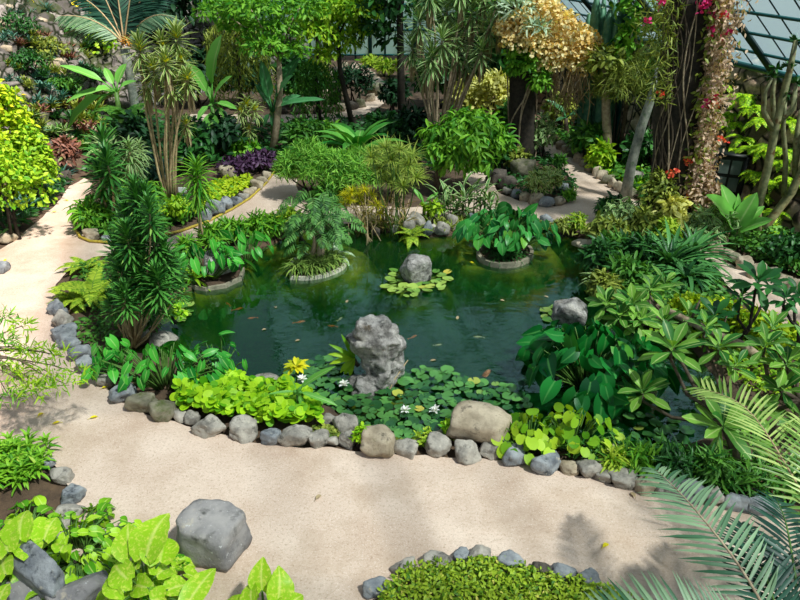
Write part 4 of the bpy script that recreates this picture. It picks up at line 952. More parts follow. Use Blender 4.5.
bush('shrub', 'low leafy clump with yellow leaves under the young banana', 'shrub', 432, 224, 200, 22, M_LIMEG, .12, .06, 160, nl=4, stems=2)
fern('fern', 'bright green fern hanging over the water below the far bank stones', 412, 236, 38, M_FERN, 13, el=.5)
bush('shrub', 'yellow-green tuft on the right bank between canna planter and slab', 'shrub', 576, 232, 212, 24, M_FERN, .14, .03, 240, T_STRAP, nl=4, stems=2)
bush('shrub', 'olive grassy tuft right beside the round planter on the bank', 'shrub', 562, 234, 218, 22, M_OLIVE, .16, .025, 240, T_STRAP, nl=4, stems=2)
bush('shrub', 'golden leafy clump at the right bank near the flat slab', 'shrub', 597, 238, 224, 20, M_YEL, .12, .05, 180, nl=4, stems=2)
bush('shrub', 'dark strappy growth above the right bank slab, by the water', 'shrub', 596, 274, 240, 30, M_DARK, .25, .05, 320, T_STRAP, nl=5, stems=3)
rosette_plant('bromeliad', 'spiky pale rosette at the right water edge below the slab', 'bromeliad', 598, 282, 34, M_VARIG, 30)
# left bank hedge of ferns and shrubs between lane and pond
for a in [(190, 262, 20, 'low fern hedge clump at the left bank, nearest the dracaena'), (232, 244, 30, 'low fern hedge clump in the middle of the left pond bank'), (252, 240, 34, 'low fern hedge clump second from the far end of the left bank'), (268, 235, 34, 'low fern hedge clump at the far end of the left bank'), (213, 250, 26, 'low fern hedge clump just behind the grey bank boulder')]:
    bush('fern_hedge', a[3], 'fern', a[0], a[1], a[1] - 25, a[2], M_FRESH, .22, .035, 420, T_THIN, nl=7, stems=3, down=.5)
bush('shrub', 'pale leafy shrub at the pond corner left of the heart island', 'shrub', 288, 232, 206, 26, M_FERN, .14, .06, 300, nl=6)
bush('shrub', 'small pale bush at the bank behind the heart island', 'shrub', 300, 240, 214, 22, M_VARIG, .14, .05, 240, nl=5)
rosette_plant('bromeliad', 'long-leaved yellowing plant at the left bank beside the boulder', 'bromeliad', 194, 282, 40, M_LIMEG, 22)
# ================================================================== LEFT SIDE
bush('lime_shrub', 'bright lime-green leafy shrub at the left edge, lowest and nearest of three', 'shrub', 12, 240, 128, 92, M_LIMEG, .12, .065, 2800, nl=12, k=.42)
bush('lime_shrub', 'bright yellow-lime shrub at the left edge reaching highest by the rocky slope', 'shrub', 22, 205, 62, 66, M_LIME, .13, .07, 2800, nl=12, k=.42)
bush('lime_shrub', 'lime shrub at the left edge filling the hedge middle beside the path', 'shrub', 40, 206, 116, 46, M_LIMEG, .12, .065, 1700, nl=10)
bush('lime_shrub', 'lime shrub cut by the left picture edge behind the nearest one', 'shrub', -14, 232, 76, 70, M_LIMEG, .13, .07, 2200, nl=12)
for i, (x, y, w_) in enumerate([(26, 212, 34), (44, 196, 34), (62, 180, 28)]): rosette_plant('agave', 'blue-green spiky rosette under the lime hedge, %s going up the left path' % ORD[i], 'agave', x, y, w_, M_BLUE, 30, T_STIFF, .05, 1.2, group='agaves under the hedge')
bush('shrub', 'greyish shrub on the rock where the left path disappears', 'shrub', 66, 172, 138, 38, M_RED, .18, .06, 420, nl=7)
AG = [(12, 13), (24, 11), (36, 14), (48, 12), (8, 18), (18, 19), (30, 19), (42, 20)]
for i, (x, y) in enumerate(AG): rosette_plant('agave', 'teal agave on the top terrace of the left slope, %s along it' % ORD[i], 'agave', 0, 0, 20, M_BLUE, 26, T_STIFF, .1, 1.25, p=slope_pt(x, y), group='teal agaves on the terrace')
SUC = {}
EXTRA = [(rng.uniform(0, 100), rng.uniform(34, 150), [M_RED, M_OLIVE, M_DARK, M_MID, M_BLUE, M_OLIVE, M_VARIG][i % 7]) for i in range(62)]
for i, (x, y, m_) in enumerate(sorted([(22, 36, M_RED), (36, 38, M_RED), (50, 36, M_RED), (16, 44, M_BLUE), (28, 46, M_OLIVE), (40, 48, M_DARK), (54, 46, M_OLIVE), (62, 52, M_RED), (78, 52, M_OLIVE), (88, 56, M_OLIVE), (44, 62, M_VARIG), (68, 60, M_RED), (38, 80, M_BLUE), (62, 84, M_BLUE), (56, 76, M_OLIVE), (74, 70, M_DARK), (30, 56, M_DARK), (84, 40, M_RED), (92, 48, M_DARK), (58, 100, M_BLUE), (70, 108, M_OLIVE), (62, 122, M_DARK), (84, 104, M_OLIVE), (100, 124, M_MID), (84, 122, M_MID), (104, 100, M_OLIVE), (110, 140, M_MID), (76, 146, M_DARK), (50, 55, M_BLUE), (72, 38, M_OLIVE)] + EXTRA, key=lambda a: a[0])):
    col = {M_RED: 'bronze', M_BLUE: 'blue-green', M_OLIVE: 'olive', M_DARK: 'dark green', M_VARIG: 'pale striped', M_MID: 'green'}[m_]
    lev = 'just below the agave terrace' if y < 54 else 'in the middle of the left slope' if y < 90 else 'at the foot of the left slope'
    SUC[(col, lev)] = SUC.get((col, lev), 0) + 1
    p = slope_pt(x, y); w_ = 20 if y < 90 else 24
    t = thing('succulent', '%s tufted plant %s, %s such from the left' % (col, lev, ORD[SUC[(col, lev)] - 1]), 'succulent', p, 'tufts on the left slope'); mb = MB()
    L_ = m_of(w_, p) / 2
    for j in range(5): rosette(mb, p + rng.normal(size=3) * [.5 * L_, .4 * L_, .15 * L_] + [0, 0, .05], 14, L_ * .8, L_ * .16, T_STIFF, .1, 1.3, .05)
    mb.build('foliage', m_, t); MB().tube([p - [0, 0, .1], p + [0, 0, .1]], .05, 5).build('stem', M_BARKD, t)
def at_bush(name, label, cat, p, w_, h, mat, L, W, n, T=T_OVAL, nl=8, group=None, down=.25, out=.5, bark=None):
    p = np.asarray(p, float); t = thing(name, label, cat, p, group); c = p + [0, 0, h / 2]; bl = lumps(c, [w_ / 2, w_ / 2 * .8, h / 2], nl)
    blob_leaves(MB(), bl, n, T, L, W, out, down).build('foliage', mat, t); mb = MB()
    for i in range(3): mb.tube(wob(bez(p - [0, 0, .1], bl[i][0], 4), .03), taper(4, .04, .01), 5)
    mb.build('stem', bark or M_BARKD, t); return t
at_bush('shrub', 'yellow-green small-leaved bush under the palm on the left slope', 'shrub', slope_pt(102, 66), 1.3, 1.4, M_LIMEG, .16, .10, 420)
at_bush('shrub', 'small yellow flowering tuft on the top left terrace', 'shrub', slope_pt(30, 6), .5, .4, M_YTIP, .16, .08, 90, nl=3)
at_bush('shrub', 'yellow-flowered bush behind the palm crown at the top', 'shrub', PZ(86, 30, 27), 1.6, 1.6, M_YTIP, .2, .1, 260)
# palm of the upper left
yp = 21.5; c = PZ(124, 44, yp); b = np.array([c[0], yp, 0])
t = thing('palm', 'feather palm with arching fronds and orange fruit at the top left', 'palm', b)
MB().tube(bez(b - [0, 0, .1], c - [0, 0, .15], 5), [.16, .14, .13, .12, .14], 9).build('trunk', M_BARKG, t)
for (x, y, mx, my, yo) in ((60, 16, 96, 12, -.3), (180, 22, 150, 0, -.2), (92, -26, 108, 0, .6), (112, -40, 118, -5, .2), (138, -44, 130, -8, -.2), (160, -30, 140, -8, .4), (74, -6, 100, 2, .5), (172, -8, 146, -4, .8), (64, 34, 92, 20, .9)):
    q = PZ(x, y, yp + yo); m_ = PZ(mx, my, yp + yo * .5); tt = np.linspace(0, 1, 10)[:, None]; pts = (1 - tt) ** 2 * c + 2 * tt * (1 - tt) * m_ + tt ** 2 * q
    mr, ml = MB(), MB(); frond(mr, ml, list(pts), [0, -.4, 1], 46, lambda x: .62 * plen(x), .05, 1.0, .55, T_PINNA, -.35, .03, .12)
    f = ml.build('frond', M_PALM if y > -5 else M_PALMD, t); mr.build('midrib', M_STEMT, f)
MB().add(rock_verts((.2, .2, .3), 0, 9, 5)[0] + c + [.12, -.1, .02], t=ICO3[1]) 
mb = MB(); blob_leaves(mb, [(c + np.array([.14, -.15, .05]), np.array([.12, .12, .18]))], 120, T_SMALL, .08, .04); mb.build('fruit_cluster', leafmat('fruit', (160, 90, 20), (214, 150, 50), trans=.1), t)
# bananas of the left
yb = 19.5
paddle_plant('banana_plant', 'banana plant with broad blades spreading left over the rocks', 'banana plant', np.array([PZ(116, 100, yb)[0], yb, 0]), PZ(116, 92, yb), [(60, 60, .14), (62, 97, .15), (56, 128, .2), (96, 88, .42), (124, 62, .3), (136, 78, .22), (88, 112, .18), (104, 66, .25)], yb, M_BANANA, stem_r=.1, group='bananas')
yb = 18.5
paddle_plant('banana_plant', 'banana plant behind the yellow-tipped dracaenas with drooping lower blades', 'banana plant', np.array([PZ(212, 110, yb)[0], yb, 0]), PZ(212, 104, yb), [(214, 34, .22), (228, 73, .2), (190, 62, .25), (232, 128, .25), (196, 118, .25), (212, 150, .3), (236, 106, .2), (206, 84, .3)], yb, M_BANANA, stem_r=.1, group='bananas')
paddle_plant('banana_plant', 'dark strelitzia with tall narrow blades by the slanting trunk', 'banana plant', np.array([PZ(272, 118, 19.2)[0], 19.2, 0]), PZ(272, 112, 19.2), [(262, 62, .2), (296, 54, .2), (288, 72, .2), (274, 128, .3), (300, 92, .22), (262, 126, .3), (286, 102, .25), (256, 82, .2), (324, 94, .12)], 19.2, M_BANANAD, stem_r=.09, group='bananas')
fern('fern', 'large fern below the left banana at the rocky slope foot', 0, 0, 70, M_MID, 12, p=PZ(128, 118, 18.8) * [1, 1, 0] + [0, 0, .9])
fern('fern', 'pale feathery fern at the slope foot left of the first island dracaena', 0, 0, 60, M_VARIG, 12, p=PZ(112, 146, 17.5) * [1, 1, 0] + [0, 0, .4])
# yellow-tipped dracaena group
b = G(170, 203); y = b[1]
head_plant('dracaena', 'tall multi-stemmed dracaena with pale striped leaves and yellow tips', 'dracaena', b, [(140, 50, 1.15), (163, 46, 1), (177, 38, 1.15), (154, 70, 1), (172, 86, 1), (188, 80, .9), (146, 84, .9), (182, 62, 1), (166, 62, .9), (186, 124, .7)], y, M_VARIE, .03, 60, .36, .05, .30, T_STIFF, tip=M_YTIP, skirt=True, e0=-.9)
b = G(214, 190); 
head_plant('dracaena', 'small striped dracaena on thin stalks behind the purple plants', 'dracaena', G(249, 158), [(247, 106, 1), (241, 112, .8), (255, 110, .8), (250, 130, .7)], G(249, 158)[1], M_VARIE, .03, 46, .36, .045, .36, T_STRAP, tip=M_YTIP)
head_plant('dracaena', 'dark column-like dracaena in the island bed by the left path end', 'dracaena', G(108, 226), [(104, 146, 1.1), (108, 166, 1.1), (100, 178, 1.0), (112, 188, 1.0), (106, 205, .9)], G(108, 226)[1], M_DRAC, .03, 70, .40, .05, .5, T_STIFF)
head_plant('dracaena', 'paler striped dracaena leaning behind the dark one in the island bed', 'dracaena', G(134, 210), [(130, 152, 1), (137, 164, .9), (126, 170, .9), (140, 150, .7)], G(134, 210)[1], M_VARIG, .03, 60, .38, .04, .4, T_STRAP)
head_plant('dracaena', 'single slender dracaena with green spiky head over the sand lane', 'dracaena', G(203, 250), [(198, 176, 1.0), (196, 190, .9)], G(203, 250)[1], M_FRESH, .025, 90, .46, .035, .5, T_STRAP, e0=-.5, yj=.05)
# the big dark one by the pond
b = G(133, 343, 0); y = b[1]
head_plant('dracaena', 'bushy dark green narrow-leaved dracaena on bare stems by the left pond bank', 'dracaena', b, [(138, 206, .9), (126, 218, .9), (150, 214, .9), (142, 228, 1), (128, 240, 1), (155, 240, 1), (116, 252, .9), (140, 254, 1), (166, 256, .95), (122, 272, 1), (148, 272, 1), (132, 288, 1), (158, 282, 1), (174, 268, .85), (118, 290, .9), (144, 300, .9), (130, 306, .85), (163, 300, .8), (180, 290, .6), (112, 305, .7), (136, 264, 1), (150, 292, 1), (124, 258, 1), (160, 268, 1), (140, 280, 1), (126, 298, .9), (150, 312, .8), (136, 196, .9), (146, 200, .9)], y, M_DRAC, .017, 105, .26, .034, .46, T_STIFF, smat=M_STEMT, yj=.4, e0=-.35)
# island bed fillings
bush('shrub', 'glossy green strap-leaved clump inside the rounded tip of the island bed', 'shrub', 94, 230, 200, 44, M_FRESH, .24, .05, 320, T_STRAP, nl=6, stems=2, lift=.0)
bush('shrub', 'tall feathery green plant at the base of the big dracaena stems', 'shrub', 146, 215, 178, 46, M_FRESH, .26, .045, 420, T_STRAP, nl=7)
bush('shrub', 'yellow-green leafy undergrowth under the tall multi-stemmed dracaena', 'shrub', 178, 222, 196, 34, M_LIMEG, .14, .06, 300, nl=6)
bush('shrub', 'dark fan-leaved shrub behind the island bed rock', 'shrub', 152, 186, 152, 34, M_BLUE, .25, .05, 280, T_STRAP, nl=5)
t_ = cover('ground_cover', 'bright yellow-green creeping cover along the island bed stones', 'ground cover', [(196, 216), (206, 210), (232, 199), (254, 186), (250, 180), (232, 180), (212, 188), (196, 200)], M_LIME, T_SMALL, .10, .06, 1300, .0, .18)
cover('ground_cover', 'mixed low green planting in the island bed beneath the dracaenas', 'ground cover', [(84, 232), (112, 240), (150, 235), (200, 220), (200, 200), (150, 200), (110, 205), (88, 212)], M_MID, T_OVAL, .13, .06, 1500, .0, .22)
bush('purple_shrub', 'dark purple leafy plants behind the island bed, left clump', 'shrub', 236, 176, 156, 36, M_PURPLE, .16, .06, 420, nl=7)
bush('purple_shrub', 'dark purple leafy plants at the top of the sand lane, right clump', 'shrub', 262, 170, 150, 36, M_PURPLE, .16, .06, 420, nl=7)
bush('shrub', 'yellow-green shrub between purple plants and slanting trunk foot', 'shrub', 240, 158, 136, 34, M_FRESH, .2, .1, 260, nl=6)
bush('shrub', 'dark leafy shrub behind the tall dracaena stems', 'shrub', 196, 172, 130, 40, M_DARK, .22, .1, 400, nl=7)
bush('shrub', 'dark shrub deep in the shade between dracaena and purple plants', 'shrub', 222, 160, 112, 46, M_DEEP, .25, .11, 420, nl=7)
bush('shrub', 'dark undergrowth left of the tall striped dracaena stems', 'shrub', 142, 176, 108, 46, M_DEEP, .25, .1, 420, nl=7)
# slanting tree with bright spreading crown
yt = G(272, 152)[1]; base = G(272, 152)
tp = [base - [0, 0, .1], PZ(276, 130, yt), PZ(280, 95, yt), PZ(279, 58, yt)]
bl = [(PZ(x, y_, yt + o), np.array([r, r * .9, r * .38])) for x, y_, r, o in ((222, 12, .75, .3), (250, 8, .8, -.2), (272, 30, .8, .2), (262, 46, .65, -.3), (290, 50, .6, .2), (238, 24, .6, .8), (300, 8, .8, .4))]
tree('tree', 'slanting tree with flat layered bright green crown over the far path', 'tree', base, tp, .11, bl, M_FRESH, 3200, T_SMALL, .17, .065, M_BARKP, down=.4)
base = G(352, 118); yt = 21.5; base = np.array([PZ(352, 60, yt)[0], yt, 0])
bl = [(PZ(x, y_, yt + o), np.array([r, r * .9, r * .42])) for x, y_, r, o in ((315, 14, .8, 0), (338, 22, .85, .3), (358, 10, .8, -.2), (318, 34, .7, -.3), (344, 42, .65, .2), (328, 54, .5, 0), (306, 26, .6, .4), (336, 2, .9, .2), (362, 30, .45, .1))]
tree('tree', 'bright yellow-green maple-like tree crown glowing over the shady rockery', 'tree', base, [base - [0, 0, .1], PZ(340, 70, yt), PZ(338, 40, yt)], .09, bl, M_LIMEG, 3200, T_SMALL, .19, .075, M_BARKD, down=.4)
def curtain(name, label, px, py, w_px, y, n, Ls, mat, r=.9):
    base = np.array([PZ(px, 60, y)[0], y, 0]); t = thing(name, label, 'tree', base); c = PZ(px, py, y); w_ = m_of(w_px, c) / 2
    MB().tube([base - [0, 0, .1], c], [.09, .05], 6).build('trunk', M_BARKD, t); ml = MB()
    for i in range(n):
        d = rng.uniform(-1, 1, 2); st = c + [d[0] * w_, d[1] * w_ * .6, .5 * w_ * (1 - d[0] ** 2)]; L = Ls * rng.uniform(.5, 1.1)
        pts = [st + [0, 0, -L * q] + rng.normal(size=3) * .04 for q in np.linspace(0, 1, 12)]
        ml.leaves(T_THIN, np.array(pts), rv(12) * .8 + [0, 0, -.9], rv(12) + [0, -.5, .3], .24, .035)
    ml.build('hanging_foliage', mat, t); return t
curtain('weeping_tree', 'weeping olive-green plant with long hanging strands behind the bananas', 236, 34, 62, 21.0, 150, 2.0, M_OLIVE)
curtain('weeping_tree', 'dimmer hanging strands right of the slanting trunk', 316, 72, 46, 22.0, 90, 1.6, M_MID)
bush('shrub', 'green shrub in shade left of the rockery', 'shrub', 306, 108, 62, 42, M_MID, .25, .08, 520, nl=8)
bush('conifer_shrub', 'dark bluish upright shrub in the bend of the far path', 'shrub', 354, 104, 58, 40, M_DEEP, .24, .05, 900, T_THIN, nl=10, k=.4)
bush('shrub', 'small golden planting along the far window wall', 'shrub', 386, 76, 60, 26, M_FERN, .3, .08, 260, nl=5)
bush('shrub', 'golden-green planting beside the far path top', 'shrub', 372, 66, 58, 24, M_FERN, .3, .08, 200, nl=5)
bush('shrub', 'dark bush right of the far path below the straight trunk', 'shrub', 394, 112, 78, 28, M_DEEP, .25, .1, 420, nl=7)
bush('shrub', 'olive bush in the rockery beside the far path', 'shrub', 320, 92, 60, 30, M_OLIVE, .25, .1, 300, nl=6)
# straight dark trunk with high crown
base = G(402, 134); yt = base[1]
bl = [(PZ(x, y_, yt + o), np.array([r, r, r * .7])) for x, y_, r, o in ((382, 22, .75, .5), (372, 34, .5, .6), (395, 0, 1.0, 0), (380, -10, 1.0, .6), (420, -20, 1.2, .3), (362, 8, .6, .8), (388, 42, .4, .4))]
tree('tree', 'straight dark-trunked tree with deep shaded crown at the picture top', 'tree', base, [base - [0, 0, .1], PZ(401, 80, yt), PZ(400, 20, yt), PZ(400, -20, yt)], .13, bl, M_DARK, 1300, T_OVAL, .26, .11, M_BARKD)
t = thing('agave', 'broad upright-leaved agave in front of the far path', 'agave', G(358, 156)); mb = MB(); rosette(mb, G(358, 156, .25), 17, 1.35, .30, T_STRAP, .45, 1.35, .1); mb.build('foliage', M_BANANA, t); MB().tube([G(358, 156, -.1), G(358, 156, .35)], .12, 7).build('stem', M_BARKD, t)
# ================================================================== CENTRE
bush('feather_shrub', 'fluffy fresh green shrub left of centre beside the sand lane top', 'shrub', 312, 198, 136, 66, M_FEATH, .16, .018, 6500, T_THIN, nl=26, k=.32, down=.1)
bush('feather_shrub', 'fluffy fresh green shrub at the centre behind the heart island', 'shrub', 350, 200, 142, 70, M_FEATH, .16, .018, 6500, T_THIN, nl=26, k=.32, down=.1)
bush('feather_shrub', 'fluffy yellow-green shrub behind the tall papyrus', 'shrub', 392, 200, 138, 56, M_PAPY, .18, .018, 3000, T_THIN, nl=20, k=.32, down=.1)
bush('shrub', 'darker fern-like shrub behind the fluffy shrubs, left', 'shrub', 308, 150, 118, 56, M_MID, .22, .07, 700, nl=9)
bush('shrub', 'darker leafy shrub behind the fluffy shrubs, beside the agave', 'shrub', 330, 150, 124, 40, M_FRESH, .22, .07, 600, nl=9)
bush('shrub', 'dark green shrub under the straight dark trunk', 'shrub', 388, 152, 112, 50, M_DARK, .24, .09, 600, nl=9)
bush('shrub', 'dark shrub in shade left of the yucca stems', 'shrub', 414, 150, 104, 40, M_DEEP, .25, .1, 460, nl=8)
bush('shrub', 'low broad-leaved planting along the sand strip left of papyrus', 'shrub', 330, 204, 184, 50, M_MID, .2, .08, 360, nl=7)
base = G(437, 190); yt = base[1]
bl = [(PZ(x, y_, yt + o), np.array([r, r, r * .6]) * .68) for x, y_, r, o in ((446, 132, .55, 0), (434, 134, .5, .2), (458, 120, .5, .1), (476, 116, .4, .3), (494, 146, .45, 0), (470, 140, .6, -.5), (452, 156, .5, -.4), (488, 124, .45, -.2), (504, 140, .4, .1), (484, 164, .35, -.3), (466, 126, .6, .2), (486, 136, .5, .1), (458, 146, .55, -.3), (480, 152, .45, -.2), (436, 148, .45, -.2), (500, 130, .3, .3), (444, 164, .32, -.2), (470, 164, .35, -.2))]
tree('small_tree', 'small leafy tree with drooping bright leaves behind the striped cannas', 'tree', base, [base - [0, 0, .1], PZ(438, 172, yt), PZ(444, 150, yt)], .1, bl, M_FRESH, 2100, T_STRAP, .26, .06, M_BARK, down=.6)
b = G(438, 158); yt = b[1]
head_plant('yucca', 'tall multi-stemmed yucca with shaggy spiky heads near the picture centre top', 'yucca', b, [(412, 48, 1), (432, 58, 1.05), (420, 22, 1), (447, 10, 1.1), (456, 36, 1), (472, 12, 1.1), (482, 52, .9), (490, 28, 1), (468, 62, .9), (498, 2, 1), (442, 40, 1), (430, -8, 1.1), (462, -12, 1.1), (484, -6, 1), (425, 72, .8), (500, 24, .8), (458, 54, .9)], yt, M_VARIG, .045, 64, .48, .055, .32, T_STIFF, skirt=True, smat=M_BARKP, e0=-.9, yj=.6)
bush('yellow_shrub', 'glowing yellow-leaved shrub between the yucca stems and the vine column', 'shrub', 488, 134, 64, 54, M_YEL, .2, .08, 1500, nl=14, k=.36)
bush('shrub', 'pale yellow shrub seen between the yucca stems', 'shrub', 464, 130, 70, 38, M_YEL, .2, .07, 800, nl=10, k=.4)
bush('shrub', 'pale ferny shrub at the rear left of the vine column', 'shrub', 505, 146, 100, 28, M_MID, .24, .08, 400, nl=7)
# column with golden climber
def vine_column(name, label, bx, by, topx, topy, rpx, mats, nl_, extra):
    b = G(bx, by); y = b[1]; tp = PZ(topx, topy, y); r = m_of(rpx, b); t = thing(name, label, 'vine-covered column', b)
    pts = bez(b - [0, 0, .1], tp, 9); MB().tube(wob(pts, .02), [r * 1.08, r, r * .97, r, r * .95, r, r * .98, r, r], 18).build('column', M_BARKD, t)
    return t, b, tp, r
t, b, tp, r = vine_column('vine_column', 'dark column wrapped in bare vines and crowned by golden bougainvillea', 523, 160, 521, -8, 12.5, None, 0, None)
yt = b[1]
for i in range(7):
    a0 = rng.uniform(0, 6.28); pts = []
    k0 = rng.uniform(1.5, 5)
    for q in np.linspace(0, 1, 34): a = a0 + q * k0 + .3 * math.sin(q * 9 + i); pts.append(b + (tp - b) * q + np.array([math.cos(a), math.sin(a), 0]) * r * 1.08)
    MB().tube(pts, .02, 5).build('vine_stem', M_BARKP, t)
bl = [(PZ(x, y_, yt + o), np.array([rr, rr, rr * .8])) for x, y_, rr, o in ((522, 26, .45, -.5), (545, 16, .5, -.3), (560, 30, .55, -.3), (574, 42, .55, 0), (588, 52, .42, .2), (552, 46, .5, -.5), (534, 46, .42, -.7), (598, 44, .3, .3), (568, 60, .45, -.1), (585, 68, .32, .1), (546, 64, .35, -.5), (512, 42, .32, -.6), (530, 8, .4, -.2), (505, 28, .3, -.4))]
blob_leaves(MB(), bl, 5600, T_OVAL, .10, .08, .6, .2).build('golden_flowers', M_GOLD, t)
bl2 = [(PZ(x, y_, yt - .6), np.array([rr, rr * .8, rr])) for x, y_, rr in ((528, 64, .36), (540, 82, .3), (515, 56, .25), (532, 44, .3), (512, 70, .2))]
blob_leaves(MB(), bl2, 900, T_SMALL, .15, .07, .5, .6).build('foliage', M_FRESH, t)
blob_leaves(MB(), [(PZ(518, 10, yt - .4), np.array([.45, .4, .3])), (PZ(536, 28, yt - .9), np.array([.3, .25, .16]))], 420, T_THIN, .22, .04, .8, 0).build('grey_tuft', M_PALEG, t)
mb = MB()
for i in range(60):
    p = PZ(rng.uniform(552, 590), rng.uniform(66, 80), yt + rng.uniform(-.4, .3)); L_ = rng.uniform(.5, 1.2); mb.tube([p, p + [rng.normal() * .1, rng.normal() * .1, -L_ * .5], p + [rng.normal() * .2, 0, -L_]], .012, 4)
mb.build('hanging_twig', M_STEMT, t)
bush('shrub', 'pale twiggy shrub leaning on the right side of the vine column foot', 'shrub', 540, 160, 112, 26, M_VARIG, .18, .06, 420, nl=7)
bush('variegated_shrub', 'rounded cream-edged green mound inside the column bed edging', 'shrub', 541, 198, 166, 42, M_VARIE, .13, .06, 1000, nl=9, k=.45)
bush('shrub', 'small bright green tuft at the right tip of the column bed', 'shrub', 568, 202, 190, 14, M_FRESH, .14, .03, 160, T_THIN, nl=4, stems=2)
bush('shrub', 'feathery grey-green plant overhanging the column bed at the lane', 'shrub', 556, 172, 154, 18, M_MID, .18, .04, 200, T_THIN, nl=4)
bush('shrub', 'dark bush behind the column bed rocks, left', 'shrub', 498, 172, 140, 26, M_DARK, .2, .08, 320, nl=6)
bush('shrub', 'shrub with pale leaves climbing the left foot of the vine column', 'shrub', 515, 172, 148, 22, M_OLIVE, .2, .08, 240, nl=5)
# ================================================================== RIGHT SIDE
paddle_plant('banana_plant', 'small banana with split teal blades above the lane kerb', 'banana plant', G(567, 140), PZ(566, 118, G(567, 140)[1]), [(549, 98, .2), (589, 106, .2), (560, 104, .22), (578, 112, .25), (556, 120, .25), (574, 124, .25)], G(567, 140)[1], M_BANANAD, stem_r=.09, smat=M_BARK, dy=.25)
for a in [(588, 163, 122, 40, M_MID, 'leafy green shrub behind the lane kerb'), (598, 170, 142, 30, M_LIMEG, 'yellow-green young shrub behind the lane kerb'), (556, 132, 90, 34, M_OLIVE, 'olive shrub behind the small banana'), (586, 150, 112, 30, M_DARK, 'dark shrub left of the pale peeling trunk'), (634, 170, 126, 40, M_DARK, 'dark shrub right of the teal post')]:
    bush('shrub', a[5], 'shrub', a[0], a[1], a[2], a[3], a[4], .22, .09, 480, nl=8)
cover('ground_cover', 'bright lime creeping cover between the lane kerb and grey trunk', 'ground cover', [(600, 172), (622, 186), (650, 196), (652, 184), (630, 168), (606, 164)], M_CLOVER, T_ROUND, .11, .1, 500, 0, .16)
# cacti
yc = 18.6
for i, (x, ty, rad, o) in enumerate([(596, -6, .12, 0), (602, 8, .11, .3), (609, 10, .13, -.3), (614, -8, .11, .5), (622, 8, .12, .1), (627, 14, .10, .4), (604, -2, .10, .9), (617, 16, .12, -.4), (590, 14, .10, .6)]):
    b = np.array([PZ(x, 60, yc + o * .6)[0], yc + o * .6, 0]); tp = PZ(x + rng.normal(), ty, yc + o * .6); t = thing('cactus', 'tall columnar green cactus before the glass roof, %s from the left of the clump' % ORD[sorted([596, 602, 609, 614, 622, 627, 604, 617, 590]).index(x)], 'cactus', b, 'columnar cacti')
    n_ = 14; V = []; H_ = tp[2]
    for j in range(15):
        z_ = H_ * j / 14; tpr = 1.0 if j < 13 else (.85 if j == 13 else .35)
        for k_ in range(n_ * 2): a = PI * k_ / n_; rr = rad * tpr * (1.0 if k_ % 2 else .72); V.append([b[0] + (tp[0] - b[0]) * j / 14 + rr * math.cos(a), b[1] + rr * math.sin(a), z_])
    m_ = n_ * 2; Q = [[j * m_ + k_, j * m_ + (k_ + 1) % m_, (j + 1) * m_ + (k_ + 1) % m_, (j + 1) * m_ + k_] for j in range(14) for k_ in range(m_)]
    mb = MB(); V.append(list(tp)); mb.add(V, Q, [[15 * m_, 14 * m_ + k_, 14 * m_ + (k_ + 1) % m_] for k_ in range(m_)]); mb.build('stem', M_CACT, t)
    mb = MB(); mb.leaves(T_THIN, tp + [0, 0, -.02], rv(14) * [1, 1, .3] + [0, 0, 1], None, .08, .012); mb.build('spines', M_PALEG, t)
bush('thread_shrub', 'big wispy thread-leaved shrub left of the large vine column', 'shrub', 616, 166, 46, 62, M_OLIVE, .3, .016, 4200, T_THIN, nl=18, k=.36, down=.3, lift=.42)
bush('thread_shrub', 'wispy thread-leaved shrub close to the large vine column', 'shrub', 645, 168, 36, 46, M_MID, .3, .016, 2800, T_THIN, nl=16, k=.36, down=.3, lift=.4)
base = np.array([PZ(634, 60, 18)[0], 18, 0])
tree('tree', 'bright leafy sapling behind the cacti against the glass roof', 'tree', base, [base - [0, 0, .1], PZ(634, 50, 18), PZ(634, 20, 18)], .06, [(PZ(x, y_, 18), np.array([r, r, r]) * .7) for x, y_, r in ((630, 40, .5), (642, 18, .6), (634, 0, .7), (622, 56, .35))], M_FRESH, 700, T_OVAL, .22, .1, M_BARK)
t = thing('slender_tree', 'pale peeling trunk rising behind the lane left of the teal post', 'tree', G(607, 165)); b = G(607, 166); MB().tube(wob(bez(b, PZ(606, 60, b[1]), 5), .02), taper(5, .13, .09), 9).build('trunk', M_BARKP, t); blob_leaves(MB(), [(PZ(604, 62, b[1]), np.array([.5, .5, .35]))], 240, T_OVAL, .2, .08).build('crown', M_OLIVE, t)
t = thing('slender_tree', 'thin twin trunk just left of the pale peeling one', 'tree', G(601, 152)); b = G(601, 152); MB().tube(wob(bez(b, PZ(596, 60, b[1]), 5), .03), taper(5, .1, .06), 8).build('trunk', M_BARK, t); blob_leaves(MB(), [(PZ(598, 58, b[1]), np.array([.5, .5, .4]))], 240, T_OVAL, .2, .08).build('crown', M_MID, t)
b = G(615, 158); t = thing('steel_post', 'teal painted steel post supporting the glass roof', 'post', b); MB().tube([b - [0, 0, .1], PZ(622, 84, b[1]), PZ(627, 20, b[1]), PZ(629, -6, b[1])], .075, 10).build('post', M_STEEL, t); MB().tube([b, b + [0, 0, .12]], .13, 10).build('base_collar', M_STEEL, t)
b = G(625, 199); yt = b[1]
tp = [b - [0, 0, .1], PZ(631, 166, yt), PZ(641, 128, yt), PZ(652, 96, yt), PZ(661, 62, yt)]
t = thing('leaning_tree', 'smooth grey trunk leaning right from the lane kerb to the vine column', 'tree', b); MB().tube(tp, [.13, .11, .1, .09, .07], 10).build('trunk', M_BARKG, t); blob_leaves(MB(), [(PZ(x, y_, yt + .2), np.array([r, r, r * .8])) for x, y_, r in ((664, 52, .4), (655, 30, .45), (668, 14, .5))], 700, T_THIN, .2, .025).build('crown', M_OLIVE, t)
